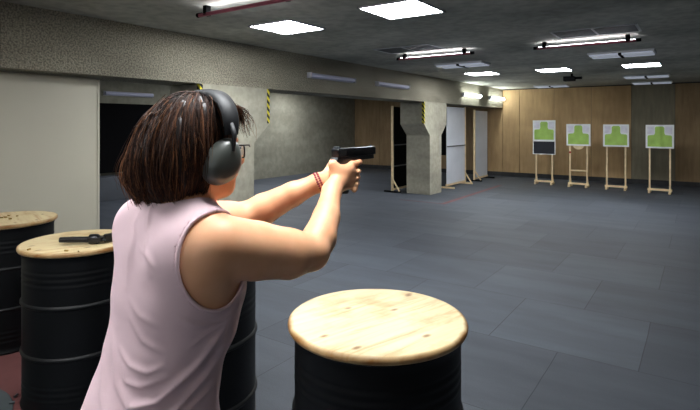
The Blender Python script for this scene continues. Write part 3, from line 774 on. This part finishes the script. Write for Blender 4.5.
# shirt: a shell a few millimetres off the body, cut at the neck and armholes, with folds
def fq(*a): return [((x-350)/505*1.03, 1.62-(y-124)/505*1.03) for x, y in a]
FOLD = [  # creases across the back: polyline in (X, z) metres, width, height
 (fq((104, 335), (112, 352), (123, 375), (142, 390), (170, 384), (202, 359), (224, 331), (241, 306)), .0095, .0085),
 (fq((118, 345), (138, 356), (158, 359), (176, 352)), .0065, .0048),
 (fq((128, 358), (134, 371), (152, 372), (180, 362)), .0065, .0045),
 (fq((133, 312), (151, 331), (177, 341)), .007, .0040),
 (fq((130, 295), (146, 308), (172, 316)), .007, .0025),
 (fq((160, 409), (183, 397), (209, 373), (226, 350)), .0075, .0062),
 (fq((172, 414), (196, 398), (219, 382)), .006, .0050),
 (fq((181, 301), (202, 316), (224, 319), (244, 306)), .0065, .0035),
 (fq((96, 362), (104, 390), (122, 412)), .012, .0080),
 (fq((118, 400), (140, 408), (165, 400)), .009, .0050),
 (fq((150, 198), (144, 214), (145, 232)), .007, .0055),
 (fq((134, 244), (142, 250), (156, 250)), .007, .0035),
 (fq((166, 262), (152, 250), (143, 236)), .006, .003),
 (fq((128, 214), (124, 228), (130, 246)), .007, .003),
 (fq((150, 225), (153, 250), (160, 272)), .012, .0030),
 (fq((128, 235), (124, 262), (126, 292)), .012, .0030),
 (fq((196, 338), (214, 326), (232, 322)), .005, .0030)]
def folds(P):
    x, y, z = P; cx, cy = spl(z, 1), spl(z, 2)
    back = np.clip((-(x-cx)*F2[0]-(y-cy)*F2[1])/.08+1.0, 0, 1)
    out = 0
    for pts, wd, ht in FOLD:
        d = 9.; sb = 0.; m_ = len(pts)-1
        for s_, ((a, b), (c, e)) in enumerate(zip(pts[:-1], pts[1:])):
            L2 = (c-a)**2+(e-b)**2; t = np.clip(((x-a)*(c-a)+(z-b)*(e-b))/L2, 0, 1)
            dn = (x-a-t*(c-a))**2+(z-b-t*(e-b))**2; sb = np.where(dn < d, (s_+t)/m_, sb); d = np.minimum(d, dn)
        sd = np.sqrt(d); env = np.clip(np.sin(np.pi*np.clip(sb, .0, 1)), 1e-4, 1)**.6; out = out+env*1.15*(ht*np.exp(-(sd/wd)**1.5)-.5*ht*np.exp(-d/(2.5*wd)**2))
    front = .002*np.sin(x*24+z*35)*np.sin(z*21-y*12)
    return out*back+front*(1-back)+.0012*np.sin(x*31+y*17+z*23)*np.sin(z*38-x*12)
B = SDF()
B.fn(lambda P: torso_d(P), T_LO, T_HI, .02); B.ell((-.350, 1.178, 1.255), R2, F2, (.115, .062, .062), .04)
B.cone((-.375, 1.115, 1.452), .034, (-.300, 1.045, 1.412), .040, .04); B.cone((-.375, 1.125, 1.452), .034, (-.484, 1.195, 1.400), .040, .04); B.cone((-.42, 1.115, 1.36), .056, (-.484, 1.180, 1.378), .052, .04)
B.cone((-.345, 1.045, 1.36), .062, (-.285, 1.030, 1.355), .062, .04); B.ell((-.325, 1.050, 1.285), R2, F2, (.060, .055, .06), .04)
B.cone((-.384, 1.112, 1.41), .058, (-.356, 1.132, 1.52), .053, .035)
g = Grid([-.70, .88, .84], [-.16, 1.38, 1.50], .0033); B.eval_grid(g)
full = [g.lo[i]+g.h*np.arange(g.n[i]) for i in range(3)]
P = [a.astype(np.float32) for a in np.meshgrid(*full, indexing='ij', sparse=True)]
loose = .005+.012*np.clip((1.22-P[2])/.25, 0, 1)            # hangs looser towards the hem
# extra drape between shoulder blades and the small of the back (left side falls straight)
d = g.v-np.maximum(loose+folds(P), .0036)
inner = -(g.v+.0055)
def armhole(P, s, sh):
    x, y, z = P; X = x-sh[0]; Y = y-sh[1]; r = (X*R2[0]+Y*R2[1])*s; f = X*F2[0]+Y*F2[1]
    e = np.sqrt((f/.082)**2+((z-sh[2])/.098)**2)
    rr = np.maximum((e-1)*.08, -(r+.065))
    return rr
d = smax(d, inner, .002)
d = smax(d, -armhole(P, 1, (RS[0]-F2[0]*.008, RS[1]-F2[1]*.008, 1.346)), .004)
d = smax(d, -armhole(P, -1, (LS[0]+F2[0]*.055, LS[1]+F2[1]*.055, 1.352)), .004)
d = smax(d, -ell_d(P, (-.368, 1.128, 1.500), R2, F2, (.098, .098, .078)), .004)
hem = .90+.015*np.sin(P[0]*20)
d = smax(d, hem-P[2], .003)
g.v = np.where(np.isfinite(d), d, 1).astype(np.float32)
V, Fq = surfnet(g); V = relax(V, Fq, 1, .3)
npmesh('tank_top', V, Fq, M['shirt'], P0, org=ORG)
# bindings round the armholes follow the cut edge
for s_, sh, nm in ((1, (RS[0]-F2[0]*.008, RS[1]-F2[1]*.008, 1.346), 'armhole_binding'), (-1, (LS[0]+F2[0]*.055, LS[1]+F2[1]*.055, 1.352), 'armhole_binding')):
    pts = []
    rr = np.linspace(.10, -.066, 170)
    for q in range(73):
        a = 2*math.pi*q/72+math.pi/2; f_ = .0825*math.cos(a); z_ = .0985*math.sin(a)
        X_ = np.stack([sh[0]+F2[0]*f_+R2[0]*rr*s_, sh[1]+F2[1]*f_+R2[1]*rr*s_, np.full(170, sh[2]+z_)], 1)
        v_ = B.eval_pts(X_); k_ = np.argmax(v_ < .004)
        if v_[k_] < .004 and k_ > 0: pts.append(X_[k_])
        elif len(pts) and len(pts) < 60: pass
    if len(pts) > 8:
        P_ = np.array(pts)
        for _ in range(3): P_[1:-1] = .5*P_[1:-1]+.25*(P_[:-2]+P_[2:])
        frombm(nm, tube_bm([Vector(W(*c_))-Vector(ORG) for c_ in P_], .0042, 8), M['shirt'], P0, True)
    print('binding', len(pts))
# trousers and shoes
T = SDF()
for ch, ft in LEG: T.chain([(p, r+.010) for p, r in ch[:-1]]+[((ch[-1][0][0], ch[-1][0][1], .10), .052)], .03)
T.fn(lambda P: np.maximum(torso_d(P, .008), P[2]-.955), T_LO, [-.2, 1.34, .97], .03)
g = Grid([-.70, .78, .04], [-.15, 1.45, .99], .006); T.eval_grid(g); V, Fq = surfnet(g); npmesh('trousers', V, Fq, M['trousers'], P0, org=ORG)
for ch, ft in LEG:
    Q = SDF(); Q.cone((ft[0]-F2[0]*.03, ft[1]-F2[1]*.03, .052), .042, (ft[0]+F2[0]*.145, ft[1]+F2[1]*.145, .040), .034, .03)
    Q.cone((ft[0]-F2[0]*.01, ft[1]-F2[1]*.01, .05), .044, (ft[0], ft[1], .095), .042, .02)
    g = Grid([ft[0]-.12, ft[1]-.12, 0], [ft[0]+.22, ft[1]+.24, .16], .005); Q.eval_grid(g)
    ax = [g.lo[i]+g.h*np.arange(g.n[i]) for i in range(3)]; PP = np.meshgrid(*ax, indexing='ij', sparse=True)
    g.v = np.maximum(g.v, .012-PP[2]).astype(np.float32); V, Fq = surfnet(g); npmesh('shoe', V, Fq, M['shoe'], P0, org=ORG)

# eyes and lips
def ball(name, c, r, mat, parent, sc=(1, 1, 1)):
    bm = bmesh.new(); bmesh.ops.create_uvsphere(bm, u_segments=20, v_segments=12, radius=r)
    o = frombm(name, bm, mat, parent, True); w_ = W(*c); o.location = Vector(w_)-Vector(ORG if parent else (0, 0, 0)); o.scale = sc; return o
for s in (-1, 1):
    e = ball('eye', HP(.078, s*.030, .002), .0125, M['eyewhite'], P0)
    i_ = ball('iris', HP(.0865, s*.030, .002), .0055, M['iris'], None); i_.parent = e; i_.location = Vector(W(*HP(.0865, s*.030, .002)))-Vector(W(*HP(.078, s*.030, .002)))
me_pts = [W(*HP(.0975-abs(q)*.25, q, -.060+.002*math.cos(q*200))) for q in np.linspace(-.022, .022, 9)]
o = frombm('lips', tube_bm([Vector(p)-Vector(ORG) for p in me_pts], [.002, .004, .005, .0055, .005, .0055, .005, .004, .002], 10), M['lips'], P0, True)

# hair: solid mass, then locks combed over it
H = SDF()
H.ell(HP(-.010, 0, .024), HR, HF, (.085, .097, .102), .02)
H.ell(HP(-.048, .002, -.036), HR, HF, (.083, .072, .092), .04)
H.cone(HP(-.062, -.030, .015), .050, HP(-.084, -.056, -.055), .040, .03)
H.cone(HP(-.088, -.060, -.050), .040, HP(-.085, -.078, -.112), .014, .02)
H.cone(HP(-.060, .004, -.02), .056, HP(-.056, -.010, -.084), .040, .03)
H.cone(HP(-.01, -.070, .0), .035, HP(-.01, -.072, -.09), .020, .03)
H.cone(HP(.040, .030, .104), .018, HP(.088, .034, .072), .010, .02)      # fringe
H.cone(HP(.040, -.020, .104), .020, HP(.090, -.030, .060), .010, .02)
H.ell(HP(.120, .0, -.030), HR, HF, (.085, .075, .100), .012, 's')           # open face
H.ell(HP(.070, .100, -.075), HR, HF, (.060, .085, .080), .012, 's')
g = Grid([-.60, .90, 1.38], [-.18, 1.34, 1.74], .0036); H.eval_grid(g)
ax = [g.lo[i]+g.h*np.arange(g.n[i]) for i in range(3)]; PP = np.meshgrid(*ax, indexing='ij', sparse=True)
g.v = (g.v+.003*np.sin(PP[0]*190+PP[2]*25)*np.sin(PP[1]*210-PP[2]*18)).astype(np.float32)
V, Fq = surfnet(g); HB_ = npmesh('hair', V, Fq, M['hairbase'], P0, org=ORG)
def hgrad(X):
    e = .002; G_ = np.stack([H.eval_pts(X+np.eye(3)[i]*e)-H.eval_pts(X-np.eye(3)[i]*e) for i in range(3)], 1); return G_/(np.linalg.norm(G_, axis=1, keepdims=True)+1e-9)
vn = V[:, 2] > 1.50
cand = V[vn]; NS = 5200
st = cand[rng.choice(len(cand), NS)]
steps = 26; ds = .0115
path = np.zeros((NS, steps, 3)); X = st+rng.normal(0, .002, st.shape); off = rng.uniform(-.0005, .0035, NS)+(rng.random(NS) < .06)*rng.uniform(0, .012, NS)
apex = vec(HP(.02, .01, .13)); wav = rng.uniform(0, 6.28, NS); drift = rng.normal(0, .13, (NS, 3)); drift[:, 2] = 0
live = np.ones(NS, bool); length = rng.integers(10, steps, NS); last = np.full(NS, steps-1)
prev = None
for k in range(steps):
    Gd = hgrad(X); dval = H.eval_pts(X)
    az = np.arctan2(X[:, 1]-HC3[1], X[:, 0]-HC3[0]); lift = off*(1+k*.05)+.0040*np.sin(az*9+X[:, 2]*16)*min(1, k/8)+.0028*np.sin(az*19+X[:, 2]*14)+.0022*np.sin(az*41-X[:, 2]*33)*min(1, k/6)
    under = (Gd[:, 2] < -.75) & (X[:, 2] < 1.50)
    Xp = X-Gd*(dval-lift)[:, None]
    X = np.where(under[:, None], X, Xp)
    path[:, k] = X
    away = X-apex; away[:, 2] = 0; away /= (np.linalg.norm(away, axis=1, keepdims=True)+1e-6)
    dirv = np.array([0, 0, -1.])+.55*away*np.clip((X[:, 2:3]-1.58)/.1, 0, 1)+drift*(.4+.03*k)
    dirv[:, 0] += .10*np.sin(k*.5+wav); 
    tang = dirv-Gd*(dirv*Gd).sum(1, keepdims=True)
    tang = np.where(under[:, None], dirv, tang)
    tang /= (np.linalg.norm(tang, axis=1, keepdims=True)+1e-6)
    if prev is not None: tang = .6*tang+.4*prev; tang /= (np.linalg.norm(tang, axis=1, keepdims=True)+1e-6)
    prev = tang; X = X+tang*ds
# loose wavy fringe hairs over the brow and flyaways at the back
zmin = 1.446+rng.uniform(-.008, .05, NS)**1.0
TV, TF, TC = [], [], []; base = 0; K = 3
cols = np.array([[.024, .0115, .008], [.052, .0215, .0125], [.120, .049, .023], [.26, .108, .047]])
FN = np.array(F2+(0,))
for i in range(NS):
    pts = path[i]; lowi = np.argmax(pts[:, 2] < zmin[i]) if (pts[:, 2] < zmin[i]).any() else steps
    zr = zmin[i]+.050*float(np.clip((pts[min(lowi, steps-1), 0]+.352)/.045, 0, 1))-.010*float(np.clip((-.440-pts[min(lowi, steps-1), 0])/.03, 0, 1))
    lowi = np.argmax(pts[:, 2] < zr) if (pts[:, 2] < zr).any() else steps
    n = min(lowi, length[i]+6, steps)
    if n < 4: continue
    pts = pts[:n]
    # keep the face and ear side clear
    rel = pts-vec(HC3); fr = rel[:, 0]*HF[0]+rel[:, 1]*HF[1]; rr = rel[:, 0]*HR[0]+rel[:, 1]*HR[1]
    bad = ((fr > .050) & (rel[:, 2] < .055)) | ((rr > .045) & (fr > .005) & (rel[:, 2] < .02)) | ((fr > .118) & (rel[:, 2] < .08))
    if bad.any():
        n = int(np.argmax(bad))
        if n < 4: continue
        pts = pts[:n]
    tt = np.gradient(pts, axis=0); tt /= (np.linalg.norm(tt, axis=1, keepdims=True)+1e-9)
    a = np.cross(tt, [0.3, .5, .8]); a /= (np.linalg.norm(a, axis=1, keepdims=True)+1e-9); b = np.cross(tt, a)
    r = .00085*np.clip(np.linspace(1.5, .35, n), 0, 1)
    for q in range(K):
        an = 2*math.pi*q/K; TV.append(pts+(a*math.cos(an)+b*math.sin(an))*r[:, None])
    idx = base+np.arange(K*n).reshape(K, n)
    for q in range(K):
        u, v_ = idx[q], idx[(q+1) % K]; TF.append(np.stack([u[:-1], v_[:-1], v_[1:], u[1:]], 1))
    lefty = np.clip((-(rr[:n].mean()))/.10+.1, 0, 1)  # left locks get lighter tones, painting in the light from that side
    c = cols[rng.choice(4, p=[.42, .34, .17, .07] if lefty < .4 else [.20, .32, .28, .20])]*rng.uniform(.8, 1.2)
    TC.append(np.tile(np.append(c, 1), (K*n, 1))); base += K*n
extra = []
for q in range(230):
    r0 = rng.uniform(-.045, .055); f0 = rng.uniform(.045, .075); z0 = .112-.35*max(0, f0-.04)-abs(r0)*.25
    n = 13; t_ = np.linspace(0, 1, n); ph = rng.uniform(0, 6.28); am = rng.uniform(.002, .006); fo = rng.uniform(.026, .056); dr = rng.uniform(.02, .072)
    pts = np.array([HP(f0+fo*(tt_**.7)+am*math.sin(9*tt_+ph), r0*(1+.25*tt_)+am*math.cos(8*tt_+ph), z0+.010*math.sin(tt_*3.1)-dr*tt_**1.8) for tt_ in t_])
    extra.append((pts, cols[rng.choice(4, p=[.1, .3, .4, .2])], .0007))
for q in range(320):
    i = rng.integers(0, NS); pts = path[i][:22].copy(); rel = pts[0]-vec(HC3)
    if rel[0]*HF[0]+rel[1]*HF[1] > .0: continue
    t_ = np.linspace(0, 1, len(pts))[:, None]; c_ = pts.mean(0); o_ = pts-c_; o_ = rng.uniform(.002, .024)*np.array([-1, -.15, 0])*(t_**1.6)
    pts = pts+o_+rng.normal(0, .006, 3)*np.sin(t_*rng.uniform(3, 9)); pts = pts[pts[:, 2] > 1.455+rng.uniform(0, .03)]
    if len(pts) > 5: extra.append((pts, cols[rng.choice(4, p=[.2, .3, .3, .2])], .00055))
for pts, c, rad in extra:
    n = len(pts); tt = np.gradient(pts, axis=0); tt /= (np.linalg.norm(tt, axis=1, keepdims=True)+1e-9)
    a = np.cross(tt, [0.3, .5, .8]); a /= (np.linalg.norm(a, axis=1, keepdims=True)+1e-9); b = np.cross(tt, a); r = rad*np.linspace(1.2, .4, n)
    for q in range(K):
        an = 2*math.pi*q/K; TV.append(pts+(a*math.cos(an)+b*math.sin(an))*r[:, None])
    idx = base+np.arange(K*n).reshape(K, n)
    for q in range(K):
        u, v_ = idx[q], idx[(q+1) % K]; TF.append(np.stack([u[:-1], v_[:-1], v_[1:], u[1:]], 1))
    TC.append(np.tile(np.append(c, 1), (K*n, 1))); base += K*n
TV = np.concatenate(TV); TF = np.concatenate(TF); TC = np.concatenate(TC)
ho = npmesh('hair_locks', TV, TF, M['hair'], HB_, org=ORG)
at = ho.data.color_attributes.new('tone', 'FLOAT_COLOR', 'POINT'); at.data.foreach_set('color', TC.astype(np.float32).ravel())
print('locks', base)
ho['kind'] = 'stuff'

# ------------------------------------------------------------------ ear muffs
EO = W(*HP(0, 0, 0))
EM = empty('ear_muffs', EO, 0, 'dark grey ear muffs worn over the brown hair', 'ear muffs')
def toE(p): return Vector(W(*p))-Vector(EO)
CR = (.100, -.012)   # cup centre: r offset, z offset
for s in (-1, 1):
    c0 = (.010, s*.098, -.022)
    bm = bmesh.new(); rows = []
    prof = [(0, .030), (.35, .0295), (.62, .027), (.82, .0215), (.94, .013), (1.0, .003), (1.0, -.006), (.97, -.012), (.6, -.012)]
    n = 48
    for (k, h) in prof:
        ring = []
        for q in range(n):
            a = 2*math.pi*q/n; ff = math.cos(a)*.0405; zz = math.sin(a)*.0500
            if zz < 0: ff *= 1.04
            ff *= (1-.10*math.sin(a)); 
            # cup leans back at its foot
            f_, z_ = ff*k, zz*k; f2 = f_+.22*z_
            ring.append(bm.verts.new(toE(HP(c0[0]+f2, c0[1]+s*h, c0[2]+z_))))
        rows.append(ring)
    for a, b in zip(rows[1:-1], rows[2:]):
        for q in range(n): bm.faces.new((a[q], a[(q+1) % n], b[(q+1) % n], b[q]))
    for v in rows[0]: pass
    cv = bm.verts.new(toE(HP(c0[0], c0[1]+s*.030, c0[2])))
    for v in rows[0]: bm.verts.remove(v)
    for q in range(n): bm.faces.new((cv, rows[1][(q+1) % n], rows[1][q]))
    bmesh.ops.recalc_face_normals(bm, faces=bm.faces[:])
    cup = frombm('ear_cup', bm, M['cup'], EM, True, sharp=60)
    pts = []
    for q in range(33):
        a = 2*math.pi*q/32; z_ = math.sin(a)*.041; f_ = math.cos(a)*.032+.22*z_; pts.append(toE(HP(c0[0]+f_, c0[1]-s*.016, c0[2]+z_)))
    frombm('cushion', tube_bm(pts, .0095, 10, False), M['cushion'], cup, True)
    bm = bmesh.new()
    # yoke
    frombm('yoke', tube_bm([toE(HP(.018, s*.126, .0)), toE(HP(.024, s*.122, .035)), toE(HP(.024, s*.108, .058))], [.004, .0055, .0065], 10), M['band'], EM, True)
# padded headband: flat strap swept over the crown
bm = bmesh.new(); prevr = None; N = 44
for q in range(N+1):
    a = math.pi*(q/N); 
    r = math.cos(a)*.110; z = .035+math.sin(a)**.8*.095; f = .024+.004*math.sin(a)
    wdt = .016+.006*math.sin(a)**.6; th = .0035+.003*math.sin(a)
    # direction outwards in the r-z plane
    no = Vector((math.cos(a)*.9, math.sin(a))).normalized()
    prof = [(-wdt, -th*.6), (-wdt*1.02, th*.2), (-wdt*.85, th), (0, th*1.25), (wdt*.85, th), (wdt*1.02, th*.2), (wdt, -th*.6), (0, -th)]
    ring = [bm.verts.new(toE(HP(f+u, r+no.x*v_, z+no.y*v_))) for u, v_ in prof]
    if prevr:
        for k in range(8): bm.faces.new((prevr[k], prevr[(k+1) % 8], ring[(k+1) % 8], ring[k]))
    else: bm.faces.new(ring)
    prevr = ring
bm.faces.new(prevr[::-1]); bmesh.ops.recalc_face_normals(bm, faces=bm.faces[:])
frombm('headband', bm, M['band'], EM, True, sharp=50)
bm = None

# ------------------------------------------------------------------ eyeglasses
EG = empty('eyeglasses', EO, 0, 'thin black eyeglasses on the woman\'s face, just beyond the ear muff', 'eyeglasses')
for s in (-1, 1):
    pts = []; n = 28
    for q in range(n+1):
        a = 2*math.pi*q/n; ca, sa = math.cos(a), math.sin(a); ca = math.copysign(abs(ca)**.55, ca); sa = math.copysign(abs(sa)**.55, sa); pts.append(toE(HP(.111-abs(.034+ca*.026)*.36, s*(.035+ca*.025), -.006+sa*.0145)))
    fr = frombm('rim', tube_bm(pts, .0017, 8, False), M['eyew'], EG, True)
    bm = bmesh.new(); vs = [bm.verts.new(p) for p in pts[:-1]]; fc = bm.faces.new(vs); ex = bmesh.ops.extrude_face_region(bm, geom=[fc])
    dv = toE(HP(.0015, 0, 0))-toE(HP(0, 0, 0))
    for v in [e for e in ex['geom'] if isinstance(e, bmesh.types.BMVert)]: v.co += dv
    bmesh.ops.recalc_face_normals(bm, faces=bm.faces[:]); frombm('lens', bm, M['glass'], fr, False)
    frombm('temple', tube_bm([toE(HP(.100, s*.066, .006)), toE(HP(.092, s*.075, .010)), toE(HP(.04, s*.080, .010)), toE(HP(-.005, s*.083, .006)), toE(HP(-.03, s*.082, -.018))], .0018, 8), M['eyew'], EG, True)
frombm('bridge', tube_bm([toE(HP(.113, -.009, .0)), toE(HP(.118, 0, .003)), toE(HP(.113, .009, .0))], .0018, 8), M['eyew'], EG, True)

# ------------------------------------------------------------------ bracelets of red beads on the left wrist
BO = W(*LW); d0 = (Vector(LW)-Vector((-.16, 1.41, 1.424))).normalized(); u0 = d0.cross(Vector((0, 0, 1))).normalized(); w0 = d0.cross(u0)
BR = empty('bracelet', BO, 0, 'double string of small dark red beads round the left wrist', 'bracelet')
for k, sh in enumerate((-.002, .006)):
    bm = bmesh.new(); C0 = Vector(LW)+d0*sh
    for q in range(26):
        a = 2*math.pi*q/26; p = C0+(u0*math.cos(a)+w0*math.sin(a))*(.0262-sh*.08); pw = Vector(W(*p))-Vector(BO)
        bmesh.ops.create_icosphere(bm, subdivisions=1, radius=.0048, matrix=Matrix.Translation(pw))
    frombm('bead_string', bm, M['bracelet'], BR, True)

# ------------------------------------------------------------------ pistol
GOw = W(*GO); PT = empty('pistol', GOw, TH-GA, 'black semi-automatic pistol held out level in both hands', 'pistol')
# own frame: y along the barrel, x to the right of it, z up; origin at the rear top of the slide
def gprism(name, pts, x0, x1, m, bev=.0015, parent=PT):
    bm = prism(pts, x0, x1, 'x')
    if bev: bmesh.ops.bevel(bm, geom=[e for e in bm.edges], offset=bev, segments=2, affect='EDGES', profile=.6)
    return frombm(name, bm, m, parent, True, sharp=35)
gprism('slide', [(.002, -.024), (.186, -.024), (.186, -.006), (.182, 0), (.004, 0), (0, -.004)], -.0125, .0125, M['gunsteel'], .0022)
bm = bmesh.new()
for k in range(7):
    for s in (-1, 1): addbox(bm, s*.0128-.0006, s*.0128+.0006, .008+k*.0045, .0098+k*.0045, -.021, -.004)
frombm('slide_serrations', bm, M['gungrey'], PT)
bm = bmesh.new(); addbox(bm, .0118, .0136, .080, .108, -.010, -.002); frombm('ejection_port', bm, M['gungrey'], PT)
fr = gprism('frame', [(.0, -.0245), (.178, -.0245), (.178, -.036), (.100, -.037), (.080, -.040), (.066, -.040), (.052, -.122), (.046, -.130), (.008, -.126), (.006, -.118), (.018, -.058), (.006, -.046), (-.006, -.038)], -.0125, .0125, M['gun'], .002)
gp = [(.070, -.039), (.078, -.060), (.092, -.066), (.108, -.063), (.112, -.050), (.108, -.037)]
frombm('trigger_guard', tube_bm([(0, a, b) for a, b in gp], .0030, 8), M['gun'], PT, True)
frombm('trigger', tube_bm([(0, .088, -.038), (0, .085, -.048), (0, .090, -.058)], .0022, 8), M['gun'], PT, True)
gprism('rear_sight', [(.006, -.0005), (.016, -.0005), (.015, .0055), (.007, .0055)], -.010, .010, M['gungrey'], .0006)
gprism('front_sight', [(.172, -.0005), (.180, -.0005), (.178, .0050), (.175, .0050)], -.002, .002, M['gungrey'], .0004)
frombm('barrel', tube_bm([(0, .150, -.012), (0, .1885, -.012)], .0068, 16), M['gungrey'], PT, True, sharp=50)

# ------------------------------------------------------------------ revolver lying on the second drum
RVw = W(-1.51, 2.97, .9125+.0295)
RV = empty('revolver', RVw, math.radians(34.7-4), 'black revolver lying on its side on the second drum top', 'revolver')
RV.rotation_euler = (math.pi, 0, math.radians(34.7+5)); RV.scale = (1.25, 1.5, 1.5)
# lies on its side: x from muzzle (negative) to butt (positive), y across the table, z up
def vprism(name, pts, z0, z1, m, bev=.0015):
    bm = prism(pts, z0, z1, 'z')
    if bev: bmesh.ops.bevel(bm, geom=[e for e in bm.edges], offset=bev, segments=2, affect='EDGES')
    return frombm(name, bm, m, RV, True, sharp=35)
frombm('barrel', tube_bm([(-.150, 0, 0), (-.02, 0, 0)], [.0105, .0115], 18), M['gun'], RV, True, sharp=50)
vprism('barrel_rib', [(-.150, .006), (-.02, .006), (-.02, .017), (-.144, .015), (-.150, .010)], -.005, .005, M['gun'])
vprism('barrel_lug', [(-.148, -.008), (-.02, -.008), (-.02, -.024), (-.142, -.022)], -.007, .007, M['gun'])
bm = lathe([(0, 0), (.0185, 0), (.0195, .002), (.0195, .036), (.017, .040), (0, .040)], 36)
cy = frombm('cylinder', bm, M['gunsteel'], RV, True, sharp=40); cy.rotation_euler = (0, math.pi/2, 0); cy.location = (-.018, -.006, 0)
vprism('frame', [(-.022, .014), (.040, .016), (.050, .004), (.046, -.016), (.058, -.030), (.045, -.040), (.020, -.030), (-.020, -.030), (-.022, -.024), (.024, -.024), (.024, .010), (-.022, .010)], -.008, .008, M['gun'])
vprism('grip', [(.036, -.014), (.052, -.004), (.068, -.022), (.092, -.058), (.098, -.082), (.078, -.092), (.066, -.074), (.050, -.044), (.034, -.034)], -.014, .014, M['wgrip'], .004)
frombm('trigger_guard', tube_bm([(-.005, -.028, 0), (.0, -.046, 0), (.018, -.053, 0), (.034, -.044, 0), (.040, -.034, 0)], .0028, 8), M['gungrey'], RV, True)
frombm('hammer', tube_bm([(.044, .002, 0), (.055, .014, 0), (.062, .016, 0)], [.0045, .003, .0035], 8), M['gungrey'], RV, True)


# ------------------------------------------------------------------ camera, world, colour
cam = bpy.data.cameras.new('camera'); co = bpy.data.objects.new('camera', cam); COL.objects.link(co)
co.location = (0, 0, 1.62); co.rotation_euler = (math.pi/2, 0, TH)
cam.sensor_width = 36; cam.sensor_fit = 'HORIZONTAL'; cam.lens = 36*505/700; cam.shift_y = -81/700; cam.clip_start = .02
SC.camera = co
w = bpy.data.worlds.new('world'); SC.world = w; w.use_nodes = True
w.node_tree.nodes['Background'].inputs[0].default_value = (.05, .055, .06, 1); w.node_tree.nodes['Background'].inputs[1].default_value = 0
SC.view_settings.view_transform = 'Standard'; SC.view_settings.look = 'None'; SC.view_settings.gamma = 1
SC.view_settings.exposure = .6
SC.view_settings.use_curve_mapping = False
SC.cycles.use_denoising = True
SC.cycles.max_bounces = 8; SC.cycles.diffuse_bounces = 6
